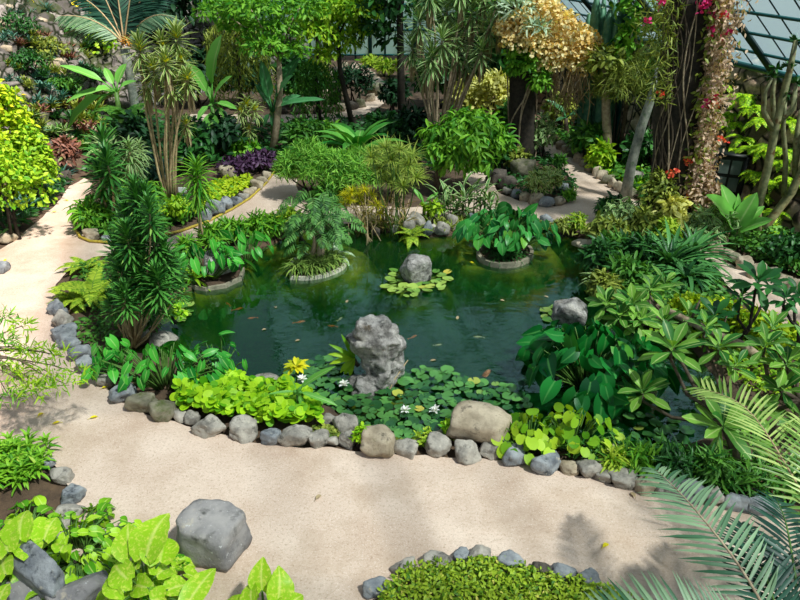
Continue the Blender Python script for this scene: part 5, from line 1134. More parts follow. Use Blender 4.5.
# the large vine column
t, b, tp, r = vine_column('vine_column', 'massive leaning column shrouded in dry vines with pink flowers', 667, 228, 694, -25, 21, None, 0, None)
yt = b[1]
def colpt(q, a, o=1.0):
    return b + (tp - b) * q + np.array([math.cos(a), math.sin(a), 0]) * r * o
for i in range(26):
    a = rng.uniform(-2.9, .5); f0 = rng.uniform(4, 12); o0 = 1.04 + .08 * rng.uniform(); pts = [colpt(q, a + .35 * math.sin(q * f0 + i), o0 + .05 * math.sin(q * f0 * 1.7)) for q in np.linspace(rng.uniform(0, .3), 1, 34)]
    MB().tube(pts, rng.uniform(.008, .018), 4).build('vine_stem', M_BARKP if i % 2 else M_BARK, t)
k_ = 7500; a = rng.uniform(-1.25, 1.3, k_); q = rng.uniform(.16, 1, k_); P = np.array([colpt(qq, aa, 1.06 + .5 * abs(rng.normal()) * (.55 + .5 * qq)) for qq, aa in zip(q, a)])
D = rv(k_) * .8 + [0, 0, -.6]; MB().leaves(T_SMALL, P, D, rv(k_) + [.4, -.5, .3], .09, .045).build('dry_foliage', M_PINKV, t)
k_ = 1300; a = rng.uniform(-1.5, 1.4, k_); q = rng.uniform(.0, 1, k_); P = np.array([colpt(qq, aa, 1.05 + .3 * abs(rng.normal())) for qq, aa in zip(q, a)])
MB().leaves(T_SMALL, P, rv(k_) + [0, 0, -.4], rv(k_) + [0, -.5, .3], .12, .06).build('foliage', M_OLIVE, t)
k_ = 700; a = rng.uniform(-3.3, -2.2, k_); q = rng.uniform(.55, 1, k_); P = np.array([colpt(qq, aa, 1.1 + .6 * abs(rng.normal())) for qq, aa in zip(q, a)])
MB().leaves(T_THIN, P, rv(k_) + [0, 0, -.4], rv(k_) + [0, -.5, .3], .2, .02).build('green_foliage', M_OLIVE, t)
for (x, y_, m_) in ((664, 2, M_MAGENTA), (648, 21, M_MAGENTA), (704, 4, M_MAGENTA), (713, 17, M_MAGENTA), (727, 15, M_MAGENTA), (728, 32, M_MAGENTA), (713, 29, M_MAGENTA), (720, 14, M_CORAL), (717, 97, M_MAGENTA), (706, 103, M_MAGENTA), (714, 105, M_CORAL), (723, 138, M_CORAL), (675, 172, M_CORAL), (670, 174, M_CORAL), (688, 163, M_CORAL), (690, 192, M_CORAL), (661, 94, M_CORAL), (700, 9, M_MAGENTA), (708, 2, M_MAGENTA), (660, 3, M_MAGENTA)):
    p = PZ(x, y_, yt - .55 * r - .3); mb = MB(); mb.leaves(T_OVAL, np.repeat(p[None], 12, 0) + rng.normal(size=(12, 3)) * .035, rv(12), rv(12), .07, .06); mb.build('blossom', m_, t)
bush('shrub', 'yellow-green bush around the foot of the large vine column', 'shrub', 666, 242, 192, 32, M_YEL, .16, .07, 420, nl=7)
bush('shrub', 'dry twiggy bush at the left foot of the large vine column', 'shrub', 650, 236, 166, 40, M_OLIVE, .13, .05, 800, nl=10, k=.4)
bush('shrub', 'tangled dry vine mound hanging at the right foot of the large vine column', 'shrub', 690, 236, 148, 40, M_PINKV, .11, .05, 900, nl=10, k=.4)
bush('variegated_shrub', 'pale striped leafy mound right of the large vine column foot', 'shrub', 706, 246, 208, 46, M_VARIG, .26, .05, 520, T_STRAP, nl=8)
# banana in front of the door
b = G(733, 247)
paddle_plant('banana_plant', 'big-leaved banana with broad upright blades before the dark door', 'banana plant', b, PZ(733, 234, b[1]), [(727, 184, .26), (716, 192, .30), (741, 194, .14), (757, 193, .28), (772, 216, .24), (753, 242, .26), (712, 212, .26), (764, 204, .22)], b[1], M_BANANA, stem_r=.1, dy=.25, petiole=.1)
# sprawling euphorbia
b = G(757, 238, 0); y = b[1]
t = thing('euphorbia', 'sprawling grey-green cactus-like euphorbia with thick ribbed stems by the wall', 'cactus', b)
def rib(pts, rad, mat=M_CACTO):
    pts = wob(pts, .02); mb = MB(); mb.tube(pts, rad, 5); return mb.build('stem', mat, t)
rib([b, PZ(758, 210, y), PZ(768, 168, y), PZ(778, 120, y), PZ(789, 70, y), PZ(796, 40, y)], [.10, .09, .08, .075, .06, .04])
rib([b + [.05, 0, 0], PZ(770, 220, y), PZ(790, 192, y), PZ(804, 165, y - .2), PZ(818, 120, y - .2)], [.10, .09, .085, .07, .05])
rib([PZ(770, 158, y), PZ(777, 128, y), PZ(774, 96, y), PZ(776, 70, y)], [.055, .05, .045, .025])
rib([PZ(784, 196, y), PZ(786, 160, y), PZ(784, 128, y), PZ(786, 96, y)], [.055, .05, .045, .025])
rib([PZ(778, 122, y), PZ(792, 108, y), PZ(796, 84, y)], [.07, .06, .03])
rib([PZ(796, 178, y), PZ(796, 140, y), PZ(801, 110, y)], [.07, .06, .04])
rib([PZ(775, 132, y), PZ(764, 112, y), PZ(766, 92, y), PZ(772, 78, y)], [.06, .05, .05, .03])
mb = MB()
for (x, y_) in ((789, 66), (776, 68), (786, 94), (796, 82), (772, 76), (796, 40)): mb.leaves(T_OVAL, np.repeat(PZ(x, y_, y)[None], 14, 0), rv(14) * [1, 1, .6] + [0, 0, .3], rv(14), .14, .05)
mb.build('foliage', M_DARK, t)
# ferns rooted in the right wall
WF = [(730, 112), (746, 100), (758, 108), (752, 96), (736, 122), (764, 120), (742, 150), (756, 146), (768, 152), (776, 146), (790, 150), (762, 172), (778, 180), (766, 196), (780, 212), (796, 178), (788, 232), (776, 224), (748, 138), (720, 150), (786, 160), (700, 128), (728, 86), (795, 120)]
for i, (x, y_) in enumerate(WF):
    lev = 'upper' if y_ < 126 else 'middle' if y_ < 165 else 'lower'
    fern('fern', 'green fern rooted in the %s right rock wall, %s from the left there' % (lev, ORD[sum(1 for a in WF if (a[1] < 126) == (y_ < 126) and (a[1] < 165) == (y_ < 165) and a[0] < x)]), 0, 0, 34, M_CLOVER, 9, 'ferns on the right wall', p=wall_pt(x, y_), el=.35, droop=1.5, az0=PI * .9, az1=PI * 1.9, nl=13, lw=.34)
cover('ground_cover', 'small dark-leaved creeping cover above the kerb under the rock wall', 'ground cover', [(728, 250), (745, 258), (800, 284), (860, 300), (860, 250), (800, 232), (756, 232), (740, 240)], M_MID, T_SMALL, .10, .06, 3200, 0, .28)
bush('shrub', 'dark low shrub on the creeping cover at the right edge', 'shrub', 782, 268, 232, 50, M_DARK, .12, .06, 700, nl=8)
fern('fern', 'large lime fern on the bank at the right edge above the kerb', 790, 246, 50, M_CLOVER, 13, el=.6)
# agapanthus clump and the mixed border right of the pond
for x, y_, w_, l in ((668, 272, 86, 'broad dark strap-leaved agapanthus clump left of the curving path'), (690, 262, 70, 'strap-leaved agapanthus clump second from the pond, behind the broad one'), (652, 262, 60, 'strap-leaved agapanthus clump at the pond side'), (684, 286, 76, 'front strap-leaved agapanthus clump above the frangipani'), (700, 272, 40, 'strap-leaved agapanthus clump spilling on the curving path')):
    rosette_plant('agapanthus', l, 'agapanthus', x, y_, w_ * 1.12, M_AGAP, 60, T_STRAP if x in (668, 690) else T_DROOP, .3, 1.4, .07, 'agapanthus clumps')
for a in [(604, 250, 216, 40, M_OLIVE, 'olive narrow-leaved bush at the right bank, nearest the pond', T_STRAP), (622, 236, 200, 44, M_VARIG, 'pale-tipped bush right of the lane end', T_STRAP), (640, 242, 208, 40, M_OLIVE, 'mixed olive shrub below the leaning trunk', T_OVAL), (612, 262, 236, 36, M_MID, 'mid green low bush above the right water edge', T_OVAL), (634, 266, 234, 38, M_DARK, 'dark bush between the pond and agapanthus', T_OVAL), (624, 286, 258, 40, M_MID, 'leafy low bush behind the pale lying trunk', T_OVAL), (610, 222, 196, 26, M_DARK, 'dark ferny bush overhanging the lane end', T_STRAP), (660, 250, 220, 30, M_FERN, 'yellow-green bush beneath the large vine column', T_STRAP), (600, 296, 276, 30, M_OLIVE, 'olive tuft at the waterline of the right bank', T_STRAP)]:
    bush('shrub', a[5], 'shrub', a[0], a[1], a[2], a[3], a[4], .2, .05, 520, a[6], nl=8)
for a in [(690, 318, 296, 40, 'lime low shrub beyond the pale lying trunk, left'), (715, 330, 300, 46, 'lime low shrub beside the curving path, middle of three'), (752, 340, 308, 50, 'lime low shrub beside the curving path, right of the dark frangipani'), (790, 352, 326, 50, 'lime low shrub at the right edge under the path')]:
    bush('lime_shrub', a[4], 'shrub', a[0], a[1], a[2], a[3], M_LIME, .10, .05, 620, nl=8, stems=2)
cover('ground_cover', 'low yellow-green cover of the bed below the curving path', 'ground cover', [(620, 300), (650, 300), (720, 306), (790, 344), (860, 380), (860, 420), (760, 400), (700, 350), (640, 330)], M_LIMEG, T_OVAL, .09, .045, 2200, 0, .2)
t = thing('lying_trunk', 'pale bare trunk lying slantwise through the bed below the curving path', 'log', G(690, 326)); MB().tube(wob([G(640, 300, .1), G(660, 312, .3), G(690, 322, .38), G(718, 334, .36), G(742, 346, .28), G(762, 360, .1)], .02), [.04, .05, .055, .06, .06, .07], 9).build('trunk', M_BARKP, t)
for (x, y_, tx, ty) in ((690, 322, 700, 300), (660, 312, 650, 296), (720, 335, 728, 312)): MB().tube([G(x, y_, .36), PZ(tx, ty, G(x, y_, .36)[1])], [.025, .012], 5).build('branch', M_BARK, t)
rock('flat_rock', 'pale stone among leaves below the agapanthus at the right bank', 653, 300, 12, .9, .8, M_STONE, cat='stone')
# ---------------- frangipanis
def frangipani(label, base, hub, heads, mat, y, bark=M_BARK, n=13, w_=.36):
    t = thing('frangipani', label, 'frangipani', base); hub = np.asarray(hub, float)
    MB().tube(wob(bez(base - [0, 0, .05], hub, 5), .02), taper(5, .055, .04), 8).build('trunk', bark, t)
    for (x, yy, r_px, yo) in heads:
        q = PZ(x, yy, y + yo); L_ = m_of(r_px, q) * 1.02; j = hub + (q - hub) * .55 + np.array([0, 0, -.12]) + rng.normal(size=3) * .06
        br = MB().tube([hub, hub + (j - hub) * .5 + rng.normal(size=3) * .04, j, q - [0, 0, .1], q], [.03, .026, .022, .018, .014], 6).build('branch', bark, t)
        ax = nrm((q - j) * .6 + np.array([0, -.25, .6])); rosette(MB(), q - ax * .04, n, L_, L_ * w_, T_OBOV, -.25, 1.15, .12, ax, .15).build('leaf_rosette', mat, br)
    return t
yh = 6.9
frangipani('leafy frangipani with pale green rosettes spreading over the pond corner', G(757, 497), PZ(722, 420, 6.5), [(672, 352, 32, .3), (643, 394, 27, .2), (705, 330, 20, .6), (719, 350, 25, .3), (735, 368, 21, .1), (722, 428, 35, -.5), (750, 446, 24, -.5), (664, 326, 22, .8), (700, 392, 18, 0.1)], M_PLUM, yh)
frangipani('second frangipani with pale green rosettes at the right edge', G(815, 440), PZ(800, 400, 6.8), [(765, 348, 23, .2), (786, 366, 27, 0), (782, 392, 25, -.1), (806, 352, 24, .1), (800, 420, 26, -.3), (762, 412, 20, -.2), (772, 330, 20, .5)], M_PLUM, 7.0)
frangipani('low frangipani with rosettes beside the right bank rock', G(662, 330), PZ(648, 312, 9.2), [(606, 305, 22, .1), (632, 306, 24, 0), (650, 292, 20, .3), (664, 286, 20, .5), (688, 318, 20, 0), (640, 322, 20, -.2), (620, 318, 20, -.1)], M_PLUM, 9.2)
frangipani('young dark frangipani silhouetted against the curving path', G(738, 350), PZ(740, 338, 8.6), [(757, 284, 26, .0), (741, 298, 17, .1), (770, 286, 17, .2), (714, 318, 23, -.1)], M_PLUMD, 8.7, M_BARKD)
frangipani('dark-leaved frangipani branch plant at the right edge over the path', G(806, 372), PZ(800, 330, 8.2), [(796, 298, 19, .1), (785, 300, 16, .0), (810, 296, 18, .2)], M_PLUMD, 8.2, M_BARKD)
# ================================================================== FRONT
cover('round_leaf_cover', 'dense lime-green round-leaved ground cover behind the front kerb stones', 'ground cover', [(176, 405), (200, 392), (236, 388), (262, 394), (300, 398), (318, 412), (322, 424), (300, 430), (270, 432), (240, 424), (205, 420), (184, 414)], M_CLOVER, T_ROUND, .105, .10, 1250, .05, .34, .45)
cover('ground_cover', 'yellow-green creeping tufts between kerb and concrete rim at the front', 'ground cover', [(300, 432), (322, 428), (345, 430), (420, 446), (450, 436), (456, 440), (440, 446), (398, 450), (350, 442)], M_OLIVE, T_SMALL, .06, .04, 700, 0, .06)
bush('shrub', 'small lime tuft growing between two kerb stones of the front path', 'shrub', 362, 447, 424, 15, M_CLOVER, .07, .04, 130, nl=3, stems=2)
bush('shrub', 'lime creeping tuft behind the kerb left of the big pale boulder', 'shrub', 450, 436, 420, 22, M_CLOVER, .06, .03, 160, nl=4, stems=2)
bush('shrub', 'trailing green tuft beside the kerb below the big pale boulder', 'shrub', 424, 445, 432, 26, M_FERN, .06, .03, 160, nl=4, stems=2)
cover('ground_cover', 'scattered seedlings and dark litter in the soil bed left of the dracaena', 'ground cover', [(74, 322), (100, 318), (118, 330), (116, 352), (96, 356), (82, 342)], M_MID, T_OVAL, .09, .05, 160, 0, .12)
fern('fern', 'large yellow-green fern at the near corner of the left pond bed', 92, 300, 72, M_FERN, 18, el=.9)
fern('fern', 'yellow-green fern draping over the path at the top of the left kerb', 74, 302, 52, M_FERN, 14, el=.7)
fern('fern', 'yellow-green fern behind the large one, beside the dracaena crown', 86, 270, 48, M_FERN, 13, el=.9)
bush('shrub', 'yellowish small shrub below the big dracaena by the left water', 'shrub', 172, 322, 296, 26, M_CLOVER, .09, .06, 160, nl=4, stems=2)
cover('ground_cover', 'green undergrowth of the right front bed behind the kerb', 'ground cover', [(560, 458), (620, 455), (690, 458), (760, 470), (840, 480), (840, 512), (780, 505), (740, 498), (690, 488), (640, 480), (600, 470)], M_MID, T_STRAP, .18, .025, 1500, 0, .22, .6, up=.8)
for a in [(640, 472, 452, 34, M_FRESH, 'fresh green strappy tuft behind the front kerb, right of the mossy rock'), (672, 478, 452, 34, M_DARK, 'dark strappy tuft behind the front kerb, middle of the right bed'), (612, 470, 456, 26, M_FERN, 'yellow-green tuft behind the front kerb beside the mossy rock'), (704, 484, 456, 36, M_MID, 'mid green tuft in the right bed left of the frangipani trunk')]:
    bush('grass_tuft', a[5], 'grass plant', a[0], a[1], a[2], a[3], a[4], .2, .025, 420, T_STRAP, nl=6, stems=2)
for i, (x, y_, m_, l) in enumerate(((738, 488, M_MID, 'green bromeliad left of the frangipani trunk'), (728, 476, M_OLIVE, 'olive bromeliad behind the green one by the frangipani trunk'), (768, 490, M_RED, 'bronze bromeliad right of the frangipani trunk'), (784, 480, M_RED, 'bronze bromeliad nearest the right edge'), (774, 470, M_OLIVE, 'olive bromeliad behind the bronze ones'), (716, 492, M_MID, 'green bromeliad at the kerb under the big frond'), (752, 478, M_VARIG, 'pale bromeliad just behind the frangipani trunk'))):
    rosette_plant('bromeliad', l, 'bromeliad', x, y_, 36, m_, 30, T_STRAP, .15, 1.3)
# bottom bed: clipped low cover
cover('clipped_cover', 'clipped small-leaved green and yellow low cover at the bottom edge', 'ground cover', [(380, 600), (398, 580), (430, 570), (480, 564), (520, 572), (560, 582), (600, 592), (640, 606), (640, 640), (380, 640)], M_HEDGE, T_OVAL, .05, .024, 6500, .02, .16, .7, up=.5)
# left lower bed
M_STRAPL = leafmat('strap_leaf', (46, 124, 24), (140, 196, 50), (200, 214, 90), trans=.36)
for x, y_, w_, l in ((10, 464, 62, 'glossy green strap plant at the left edge above the dark soil, nearest'), (28, 458, 48, 'glossy green strap plant next to the soil patch stones'), (8, 482, 50, 'glossy green strap plant over the dark soil at the left edge, lowest'), (-6, 482, 60, 'glossy green strap plant cut by the left picture edge'), (32, 472, 38, 'small glossy strap plant spilling on the dark soil')):
    p = G(x, y_); t = thing('lily_plant', l, 'strap-leaved plant', p, 'strap plants at the left edge'); mb = MB()
    for j in range(9): rosette(mb, p + rng.normal(size=3) * [.14, .10, 0] + [0, 0, .04], 20, .15, .032, T_STRAP, .1, 1.3, .14)
    mb.build('foliage', M_STRAPL, t); MB().tube([p - [0, 0, .05], p + [0, 0, .1]], .03, 5).build('stem', M_STEMG, t)
# pothos, big variegated leaves
def pothos(label, base, blades, zc, n_small, spread, mat=M_POTHOS, Ls=.22):
    t = thing('pothos', label, 'pothos', base); ms = MB()
    for (x0, y0, x1, y1, wpx, z0, z1) in blades:
        p, q = G(x0, y0, z0), G(x1, y1, z1); w_ = m_of(wpx, p); ms.tube(bez(base + [0, 0, .02], p, 4, sag=.1), [.016, .013, .011, .009], 5)
        mb = MB(); leafline(mb, T_POTHOS, p, q, w_ * .98, (rng.normal() * .2, -.5, .8)); mb.build('leaf', mat, t)
    ml = MB()
    for i in range(n_small):
        a = rng.uniform(0, 6.28); f = math.sqrt(rng.uniform()); o = np.array([math.cos(a), math.sin(a), 0]); tip = base + o * spread * f + [0, 0, zc * (1 - .6 * f) * rng.uniform(.6, 1.1)]
        ms.tube(bez(base + o * .1, tip, 4, sag=.06), [.01, .009, .008, .007], 4); l = Ls * rng.uniform(.7, 1.3)
        ml.leaves(T_POTHOS, tip, o * .8 + [0, -.3, -.35] + rng.normal(size=3) * .25, o * .2 + [0, -.4, .9] + rng.normal(size=3) * .2, l, l * .72)
    if n_small: ml.build('foliage', mat, t)
    ms.build('stem', M_STEMG, t); return t
pothos('big variegated pothos with huge yellow-marbled leaves at the bottom left of the sand path', G(150, 606), [(146, 556, 158, 503, 44, .65, .95), (132, 556, 122, 520, 34, .6, .85), (160, 562, 162, 530, 40, .6, .75), (136, 570, 130, 552, 24, .5, .5), (148, 588, 118, 580, 24, .45, .4), (124, 592, 102, 568, 30, .45, .55), (156, 576, 172, 560, 28, .5, .5), (128, 580, 106, 560, 30, .5, .6), (168, 590, 194, 578, 26, .4, .4), (150, 600, 176, 604, 30, .4, .3), (120, 604, 100, 598, 30, .4, .4), (186, 606, 216, 556, 26, .4, .6)], .45, 60, .42, Ls=.18)
pothos('variegated pothos with glowing leaves standing at the bottom edge left of centre', G(266, 626), [(262, 590, 258, 557, 26, .45, .7), (278, 600, 284, 566, 30, .4, .65), (252, 604, 246, 578, 24, .4, .55), (286, 608, 306, 588, 20, .35, .4), (240, 612, 222, 590, 24, .35, .4), (270, 612, 270, 590, 30, .35, .4)], .25, 10, .25)
pothos('tall pothos with large yellow-green leaves in the lower left corner', G(14, 580), [(20, 540, 16, 503, 36, .6, .8), (44, 540, 52, 510, 32, .55, .7), (8, 552, -2, 522, 34, .55, .7), (30, 556, 26, 530, 28, .5, .6), (6, 575, -6, 548, 28, .4, .5), (0, 600, 4, 580, 28, .4, .5), (60, 552, 66, 536, 20, .45, .45)], .4, 50, .4, Ls=.17)
pothos('small-leaved plain pothos mat between the two blue-grey rocks', G(76, 556), [], .28, 120, .62, M_POTHG, .14)
pothos('small-leaved plain pothos patch at the far left below the strap plants', G(26, 540), [], .3, 60, .45, M_POTHG, .15)
pothos('small-leaved plain pothos patch under the tilted slab at the bottom edge', G(60, 600), [], .2, 40, .5, M_POTHG, .14)
# overhanging feathery branch at the left edge, from a small tree that stands just outside
base = G(-60, 430); hub = G(-30, 352, 1.0)
t = thing('overhanging_tree', 'feathery light green branch reaching over the left path from the left edge', 'tree', base)
MB().tube(wob(bez(base - [0, 0, .1], hub, 5), .02), taper(5, .05, .03), 7).build('trunk', M_BARK, t)
tips = [(22, 326, 1.1), (28, 350, 1.0), (44, 352, 1.0), (52, 374, .85), (80, 374, .8), (34, 392, .75), (16, 372, .85), (2, 318, 1.2), (5, 342, 1.1), (62, 356, .9), (26, 384, .8), (10, 398, .7), (46, 388, .75), (-6, 366, .9), (66, 384, .8)]
for x, y_, z_ in tips:
    q = G(x, y_, z_); br = MB().tube(wob(bez(hub, q, 5, sag=.06), .015), taper(5, .014, .005), 5).build('branch', M_BARK, t)
    blob_leaves(MB(), [(q, np.array([.17, .14, .09])), (q * .6 + hub * .4 if x > 30 else q, np.array([.1, .1, .06]))], 75, T_THIN, .11, .017, .7, .1).build('foliage', M_LIMEG if x > 10 else M_FRESH, br)
# palms of the lower right corner
def palm(label, base, hub, fr, trunk_r=.12):
    t = thing('palm', label, 'palm', base); hub = np.asarray(hub, float); MB().tube(bez(base - [0, 0, .1], hub, 4), [trunk_r * 1.2, trunk_r, trunk_r, trunk_r * .9], 9).build('trunk', M_BARK, t)
    for f in fr:
        pts3 = [G(*a) for a in f['pts']]; tt = np.linspace(0, 1, 12); P_ = np.array([hub] + pts3 if f.get('hub', True) else pts3)
        s_ = np.concatenate([[0], np.cumsum(np.linalg.norm(np.diff(P_, axis=0), axis=1))]); s_ /= s_[-1]; C_ = np.stack([np.interp(tt, s_, P_[:, k]) for k in range(3)], 1)
        for _ in range(2): C_[1:-1] = (C_[:-2] + 2 * C_[1:-1] + C_[2:]) / 4
        mr, ml = MB(), MB(); frond(mr, ml, list(C_), f.get('N', (0, -.55, .85)), f.get('n', 34), lambda x: f['L'] * plen(x), f.get('w', .036), f.get('a0', 1.15), f.get('a1', .75), T_PINNA, f.get('vt', .1), .014, f.get('start', .12), .05)
        o = ml.build('frond', f['mat'], t); mr.build('midrib', f.get('rib', M_STEMG), o)
    return t
b1 = G(800, 690); h1 = G(782, 640, .75)
palm('palm with long grey-green feather frond sweeping over the front sand path', b1, h1, [
    dict(pts=[(762, 604, 1.05), (742, 566, 1.2), (712, 530, 1.25), (684, 496, 1.2), (656, 470, 1.05)], L=.44, w=.032, n=32, mat=M_PALM, start=.16, rib=M_BARKP),
    dict(pts=[(740, 640, .95), (690, 622, 1.05), (640, 614, 1.0), (588, 618, .85)], L=.40, w=.030, n=34, mat=M_PALM, start=.1),
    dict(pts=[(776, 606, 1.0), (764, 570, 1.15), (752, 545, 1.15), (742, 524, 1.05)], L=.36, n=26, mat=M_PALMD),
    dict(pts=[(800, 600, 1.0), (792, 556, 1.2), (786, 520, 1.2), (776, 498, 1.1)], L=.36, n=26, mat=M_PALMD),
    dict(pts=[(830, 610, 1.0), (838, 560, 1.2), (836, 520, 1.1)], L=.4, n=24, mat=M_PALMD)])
b2 = G(870, 560); h2 = G(832, 545, .8)
palm('palm with glossy yellow-green frond crossing the frangipani at the right edge', b2, h2, [
    dict(pts=[(806, 500, 1.1), (782, 458, 1.25), (760, 422, 1.3), (738, 398, 1.25), (700, 388, 1.15)], L=.42, w=.028, n=32, mat=M_PALMY, start=.1, rib=M_STEMT, vt=.3),
    dict(pts=[(820, 500, 1.1), (812, 450, 1.3), (800, 420, 1.3)], L=.36, w=.026, n=24, mat=M_PALMY, vt=.2)])
# fallen leaves and a white plant tag
FL = [(57, 296, 'beside the top left kerb'), (38, 416, 'on the left path below the feathery branch'), (60, 422, 'on the left path, second below the feathery branch'), (17, 394, 'under the feathery branch at the left edge'), (22, 452, 'at the left bed edge'), (102, 388, 'by the left kerb under the elephant ears'), (635, 497, 'on the sand before the right kerb'), (603, 547, 'near the bottom of the sand path, right'), (6, 259, 'at the left edge of the upper path'), (22, 234, 'on the upper left path near the hedge'), (64, 200, 'on the shaded left path, upper'), (52, 212, 'on the shaded left path, lower'), (316, 499, 'in the middle of the front sand path'), (90, 418, 'on the left path right of the others')]
for i, (x, y_, l) in enumerate(FL):
    p = G(x, y_, .025); mb = MB(); a = rng.uniform(0, 6.28); mb.leaves(T_OVAL, p, [math.cos(a), math.sin(a), .02], [0, 0, 1], .10, .05); mb.tube([p, p - [.03 * math.cos(a), .03 * math.sin(a), .01]], .003, 4)
    o = mb.build('fallen_leaf', M_YTIP if i % 3 else M_DEAD, None, p - [0, 0, .02]); tag(o, 'small dry yellow leaf fallen %s' % l, 'leaf', 'fallen leaves')
for (x, y_, l) in ((171, 191, 'small white plant label at the foot of the tall striped dracaena'), (185, 204, 'small white plant label in the island bed near the sand lane')):
    p = G(x, y_); t = thing('plant_label', l, 'label', p, 'plant labels'); MB().tube([p - [0, 0, .05], p + [0, 0, .3]], .012, 5).build('stake', M_STEEL, t); mb = MB(); c = p + [0, -.02, .34]
    V = [c + [sx * .09, sy * .012, sz * .055] for sx in (-1, 1) for sy in (-1, 1) for sz in (-1, 1)]; mb.add(V, [[0, 1, 3, 2], [4, 6, 7, 5], [0, 4, 5, 1], [2, 3, 7, 6], [0, 2, 6, 4], [1, 5, 7, 3]]); mb.build('plate', M_SIGN, t, smooth=False)
# ================================================================== FAR BACKGROUND TREES
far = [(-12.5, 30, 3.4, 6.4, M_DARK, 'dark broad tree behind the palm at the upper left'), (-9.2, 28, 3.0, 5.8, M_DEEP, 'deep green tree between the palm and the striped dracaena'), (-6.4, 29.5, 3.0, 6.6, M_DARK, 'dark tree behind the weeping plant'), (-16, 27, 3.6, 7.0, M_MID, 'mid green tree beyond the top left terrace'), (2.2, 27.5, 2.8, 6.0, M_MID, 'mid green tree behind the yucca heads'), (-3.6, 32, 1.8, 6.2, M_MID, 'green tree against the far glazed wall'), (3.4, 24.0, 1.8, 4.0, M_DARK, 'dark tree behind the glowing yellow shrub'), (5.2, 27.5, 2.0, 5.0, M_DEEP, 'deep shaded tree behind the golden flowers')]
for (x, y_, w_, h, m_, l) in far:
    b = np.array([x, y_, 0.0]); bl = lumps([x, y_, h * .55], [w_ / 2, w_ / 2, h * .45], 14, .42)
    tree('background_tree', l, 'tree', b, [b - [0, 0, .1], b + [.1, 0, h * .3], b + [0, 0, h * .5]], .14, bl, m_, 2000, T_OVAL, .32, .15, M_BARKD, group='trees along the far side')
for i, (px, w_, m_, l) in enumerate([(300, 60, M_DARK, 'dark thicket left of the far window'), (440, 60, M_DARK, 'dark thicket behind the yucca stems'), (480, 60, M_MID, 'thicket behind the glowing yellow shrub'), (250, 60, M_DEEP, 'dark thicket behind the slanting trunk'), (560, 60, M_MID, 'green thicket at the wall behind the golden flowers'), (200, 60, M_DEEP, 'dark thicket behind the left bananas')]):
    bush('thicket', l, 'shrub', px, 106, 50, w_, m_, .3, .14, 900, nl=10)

# low planting that fills the beds round the pond and paths
cover('ground_cover', 'low leafy planting of the left pond bank behind the kerb stones', 'ground cover', [(74, 268), (150, 258), (185, 252), (205, 262), (190, 285), (160, 298), (150, 330), (120, 345), (100, 330), (84, 300)], M_MID, T_OVAL, .10, .05, 900, 0, .2)
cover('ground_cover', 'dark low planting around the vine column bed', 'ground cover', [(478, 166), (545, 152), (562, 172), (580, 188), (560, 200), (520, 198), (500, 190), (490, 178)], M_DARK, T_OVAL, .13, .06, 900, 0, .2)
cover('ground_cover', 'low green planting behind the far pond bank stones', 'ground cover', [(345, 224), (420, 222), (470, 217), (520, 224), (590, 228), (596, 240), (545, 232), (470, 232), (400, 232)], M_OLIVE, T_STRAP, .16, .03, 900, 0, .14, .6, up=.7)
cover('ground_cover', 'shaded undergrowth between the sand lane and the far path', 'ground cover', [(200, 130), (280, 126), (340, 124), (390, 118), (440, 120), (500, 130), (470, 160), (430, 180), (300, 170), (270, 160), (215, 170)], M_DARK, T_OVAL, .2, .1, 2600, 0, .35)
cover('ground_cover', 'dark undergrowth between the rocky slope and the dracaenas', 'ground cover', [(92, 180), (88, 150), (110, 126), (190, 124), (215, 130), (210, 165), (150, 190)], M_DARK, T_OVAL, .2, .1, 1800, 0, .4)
cover('ground_cover', 'mixed undergrowth of the right pond bank', 'ground cover', [(598, 236), (640, 244), (700, 268), (740, 305), (690, 330), (650, 330), (615, 290), (602, 262)], M_MID, T_OVAL, .13, .06, 2000, 0, .25)
cover('ground_cover', 'leafy strip between the lane kerb and the right rock wall', 'ground cover', [(545, 134), (560, 132), (590, 140), (640, 165), (690, 205), (720, 240), (690, 226), (650, 206), (620, 186), (585, 160)], M_MID, T_OVAL, .16, .08, 1500, 0, .3)
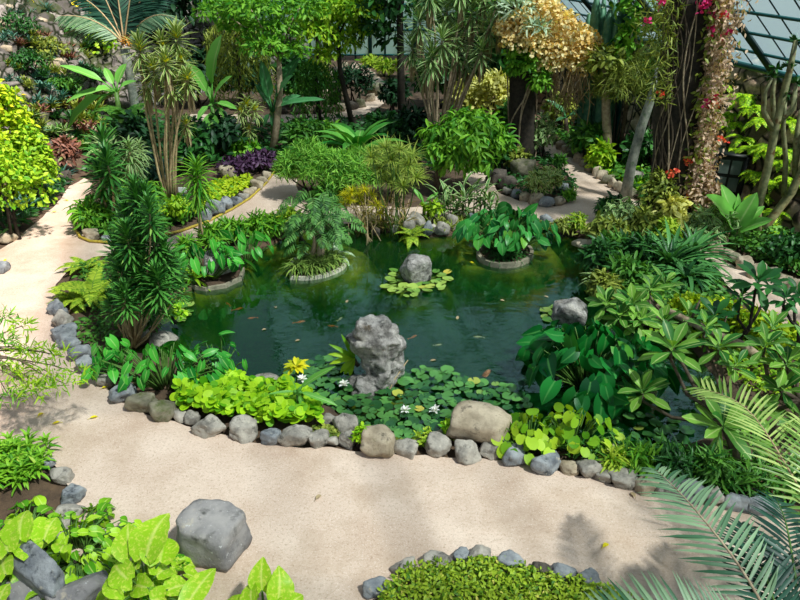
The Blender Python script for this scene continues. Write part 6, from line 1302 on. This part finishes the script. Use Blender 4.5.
cover('ground_cover', 'dark strip of leaves along the foot of the left hedge', 'ground cover', [(70, 184), (58, 201), (34, 222), (10, 240), (-40, 268), (-60, 250), (10, 200), (60, 172)], M_DARK, T_STRAP, .2, .05, 900, 0, .25, .6, up=.5)

t = thing('stick', 'thin pale stick slanting out of the lily pads right of the tall rock', 'stick', G(388, 396, WZ)); MB().tube([G(386, 398, WZ - .05), G(394, 380, WZ + .12), PZ(408, 360, G(388, 396, WZ)[1] + .35)], [.011, .009, .006], 5).build('twig', M_STEMT, t)
FW = [(219, 284, 'beside the left bank kerb, brightest yellow', M_YTIP, .13), (262, 330, 'in open water left of the tall rock', M_DEAD, .09), (276, 308, 'on the pond below the heart island', M_DEAD, .1), (348, 300, 'on the pond between heart island and tall rock', M_DEAD, .09), (458, 316, 'in open water right of centre', M_DEAD, .1), (436, 360, 'at the edge of the pad raft', M_DEAD, .1), (500, 300, 'in front of the round planter', M_DEAD, .09), (470, 262, 'left of the round planter kerb', M_YTIP, .1), (544, 296, 'towards the right bank rock', M_DEAD, .09), (300, 340, 'near the small canna tip', M_DEAD, .09)]
for x, y_, l, m_, s_ in FW:
    p = G(x, y_, WZ + .01); a = rng.uniform(0, 6.28); mb = MB(); mb.leaves(T_OVAL, p, [math.cos(a), math.sin(a), .0], [0, 0, 1], s_, s_ * .5); o = mb.build('floating_leaf', m_, None, p - [0, 0, .01]); tag(o, 'fallen leaf floating %s' % l, 'leaf', 'leaves floating on the pond')
for x, y_, w_, m_, l in ((16, 40, 1.5, M_DARK, 'dark bush on the left slope under the agave terrace'), (48, 60, 1.3, M_OLIVE, 'olive bush halfway up the left slope'), (80, 40, 1.2, M_MID, 'green bush on the left slope beside the palm frond tip'), (28, 74, 1.2, M_DARK, 'dark low bush on the slope above the lime hedge'), (66, 96, 1.2, M_MID, 'green bush on the slope right of the lime hedge'), (90, 84, 1.1, M_DARK, 'dark bush behind the left banana blades')):
    at_bush('shrub', l, 'shrub', slope_pt(x, y_), w_, w_ * .55, m_, .16, .05, 420, T_STRAP)
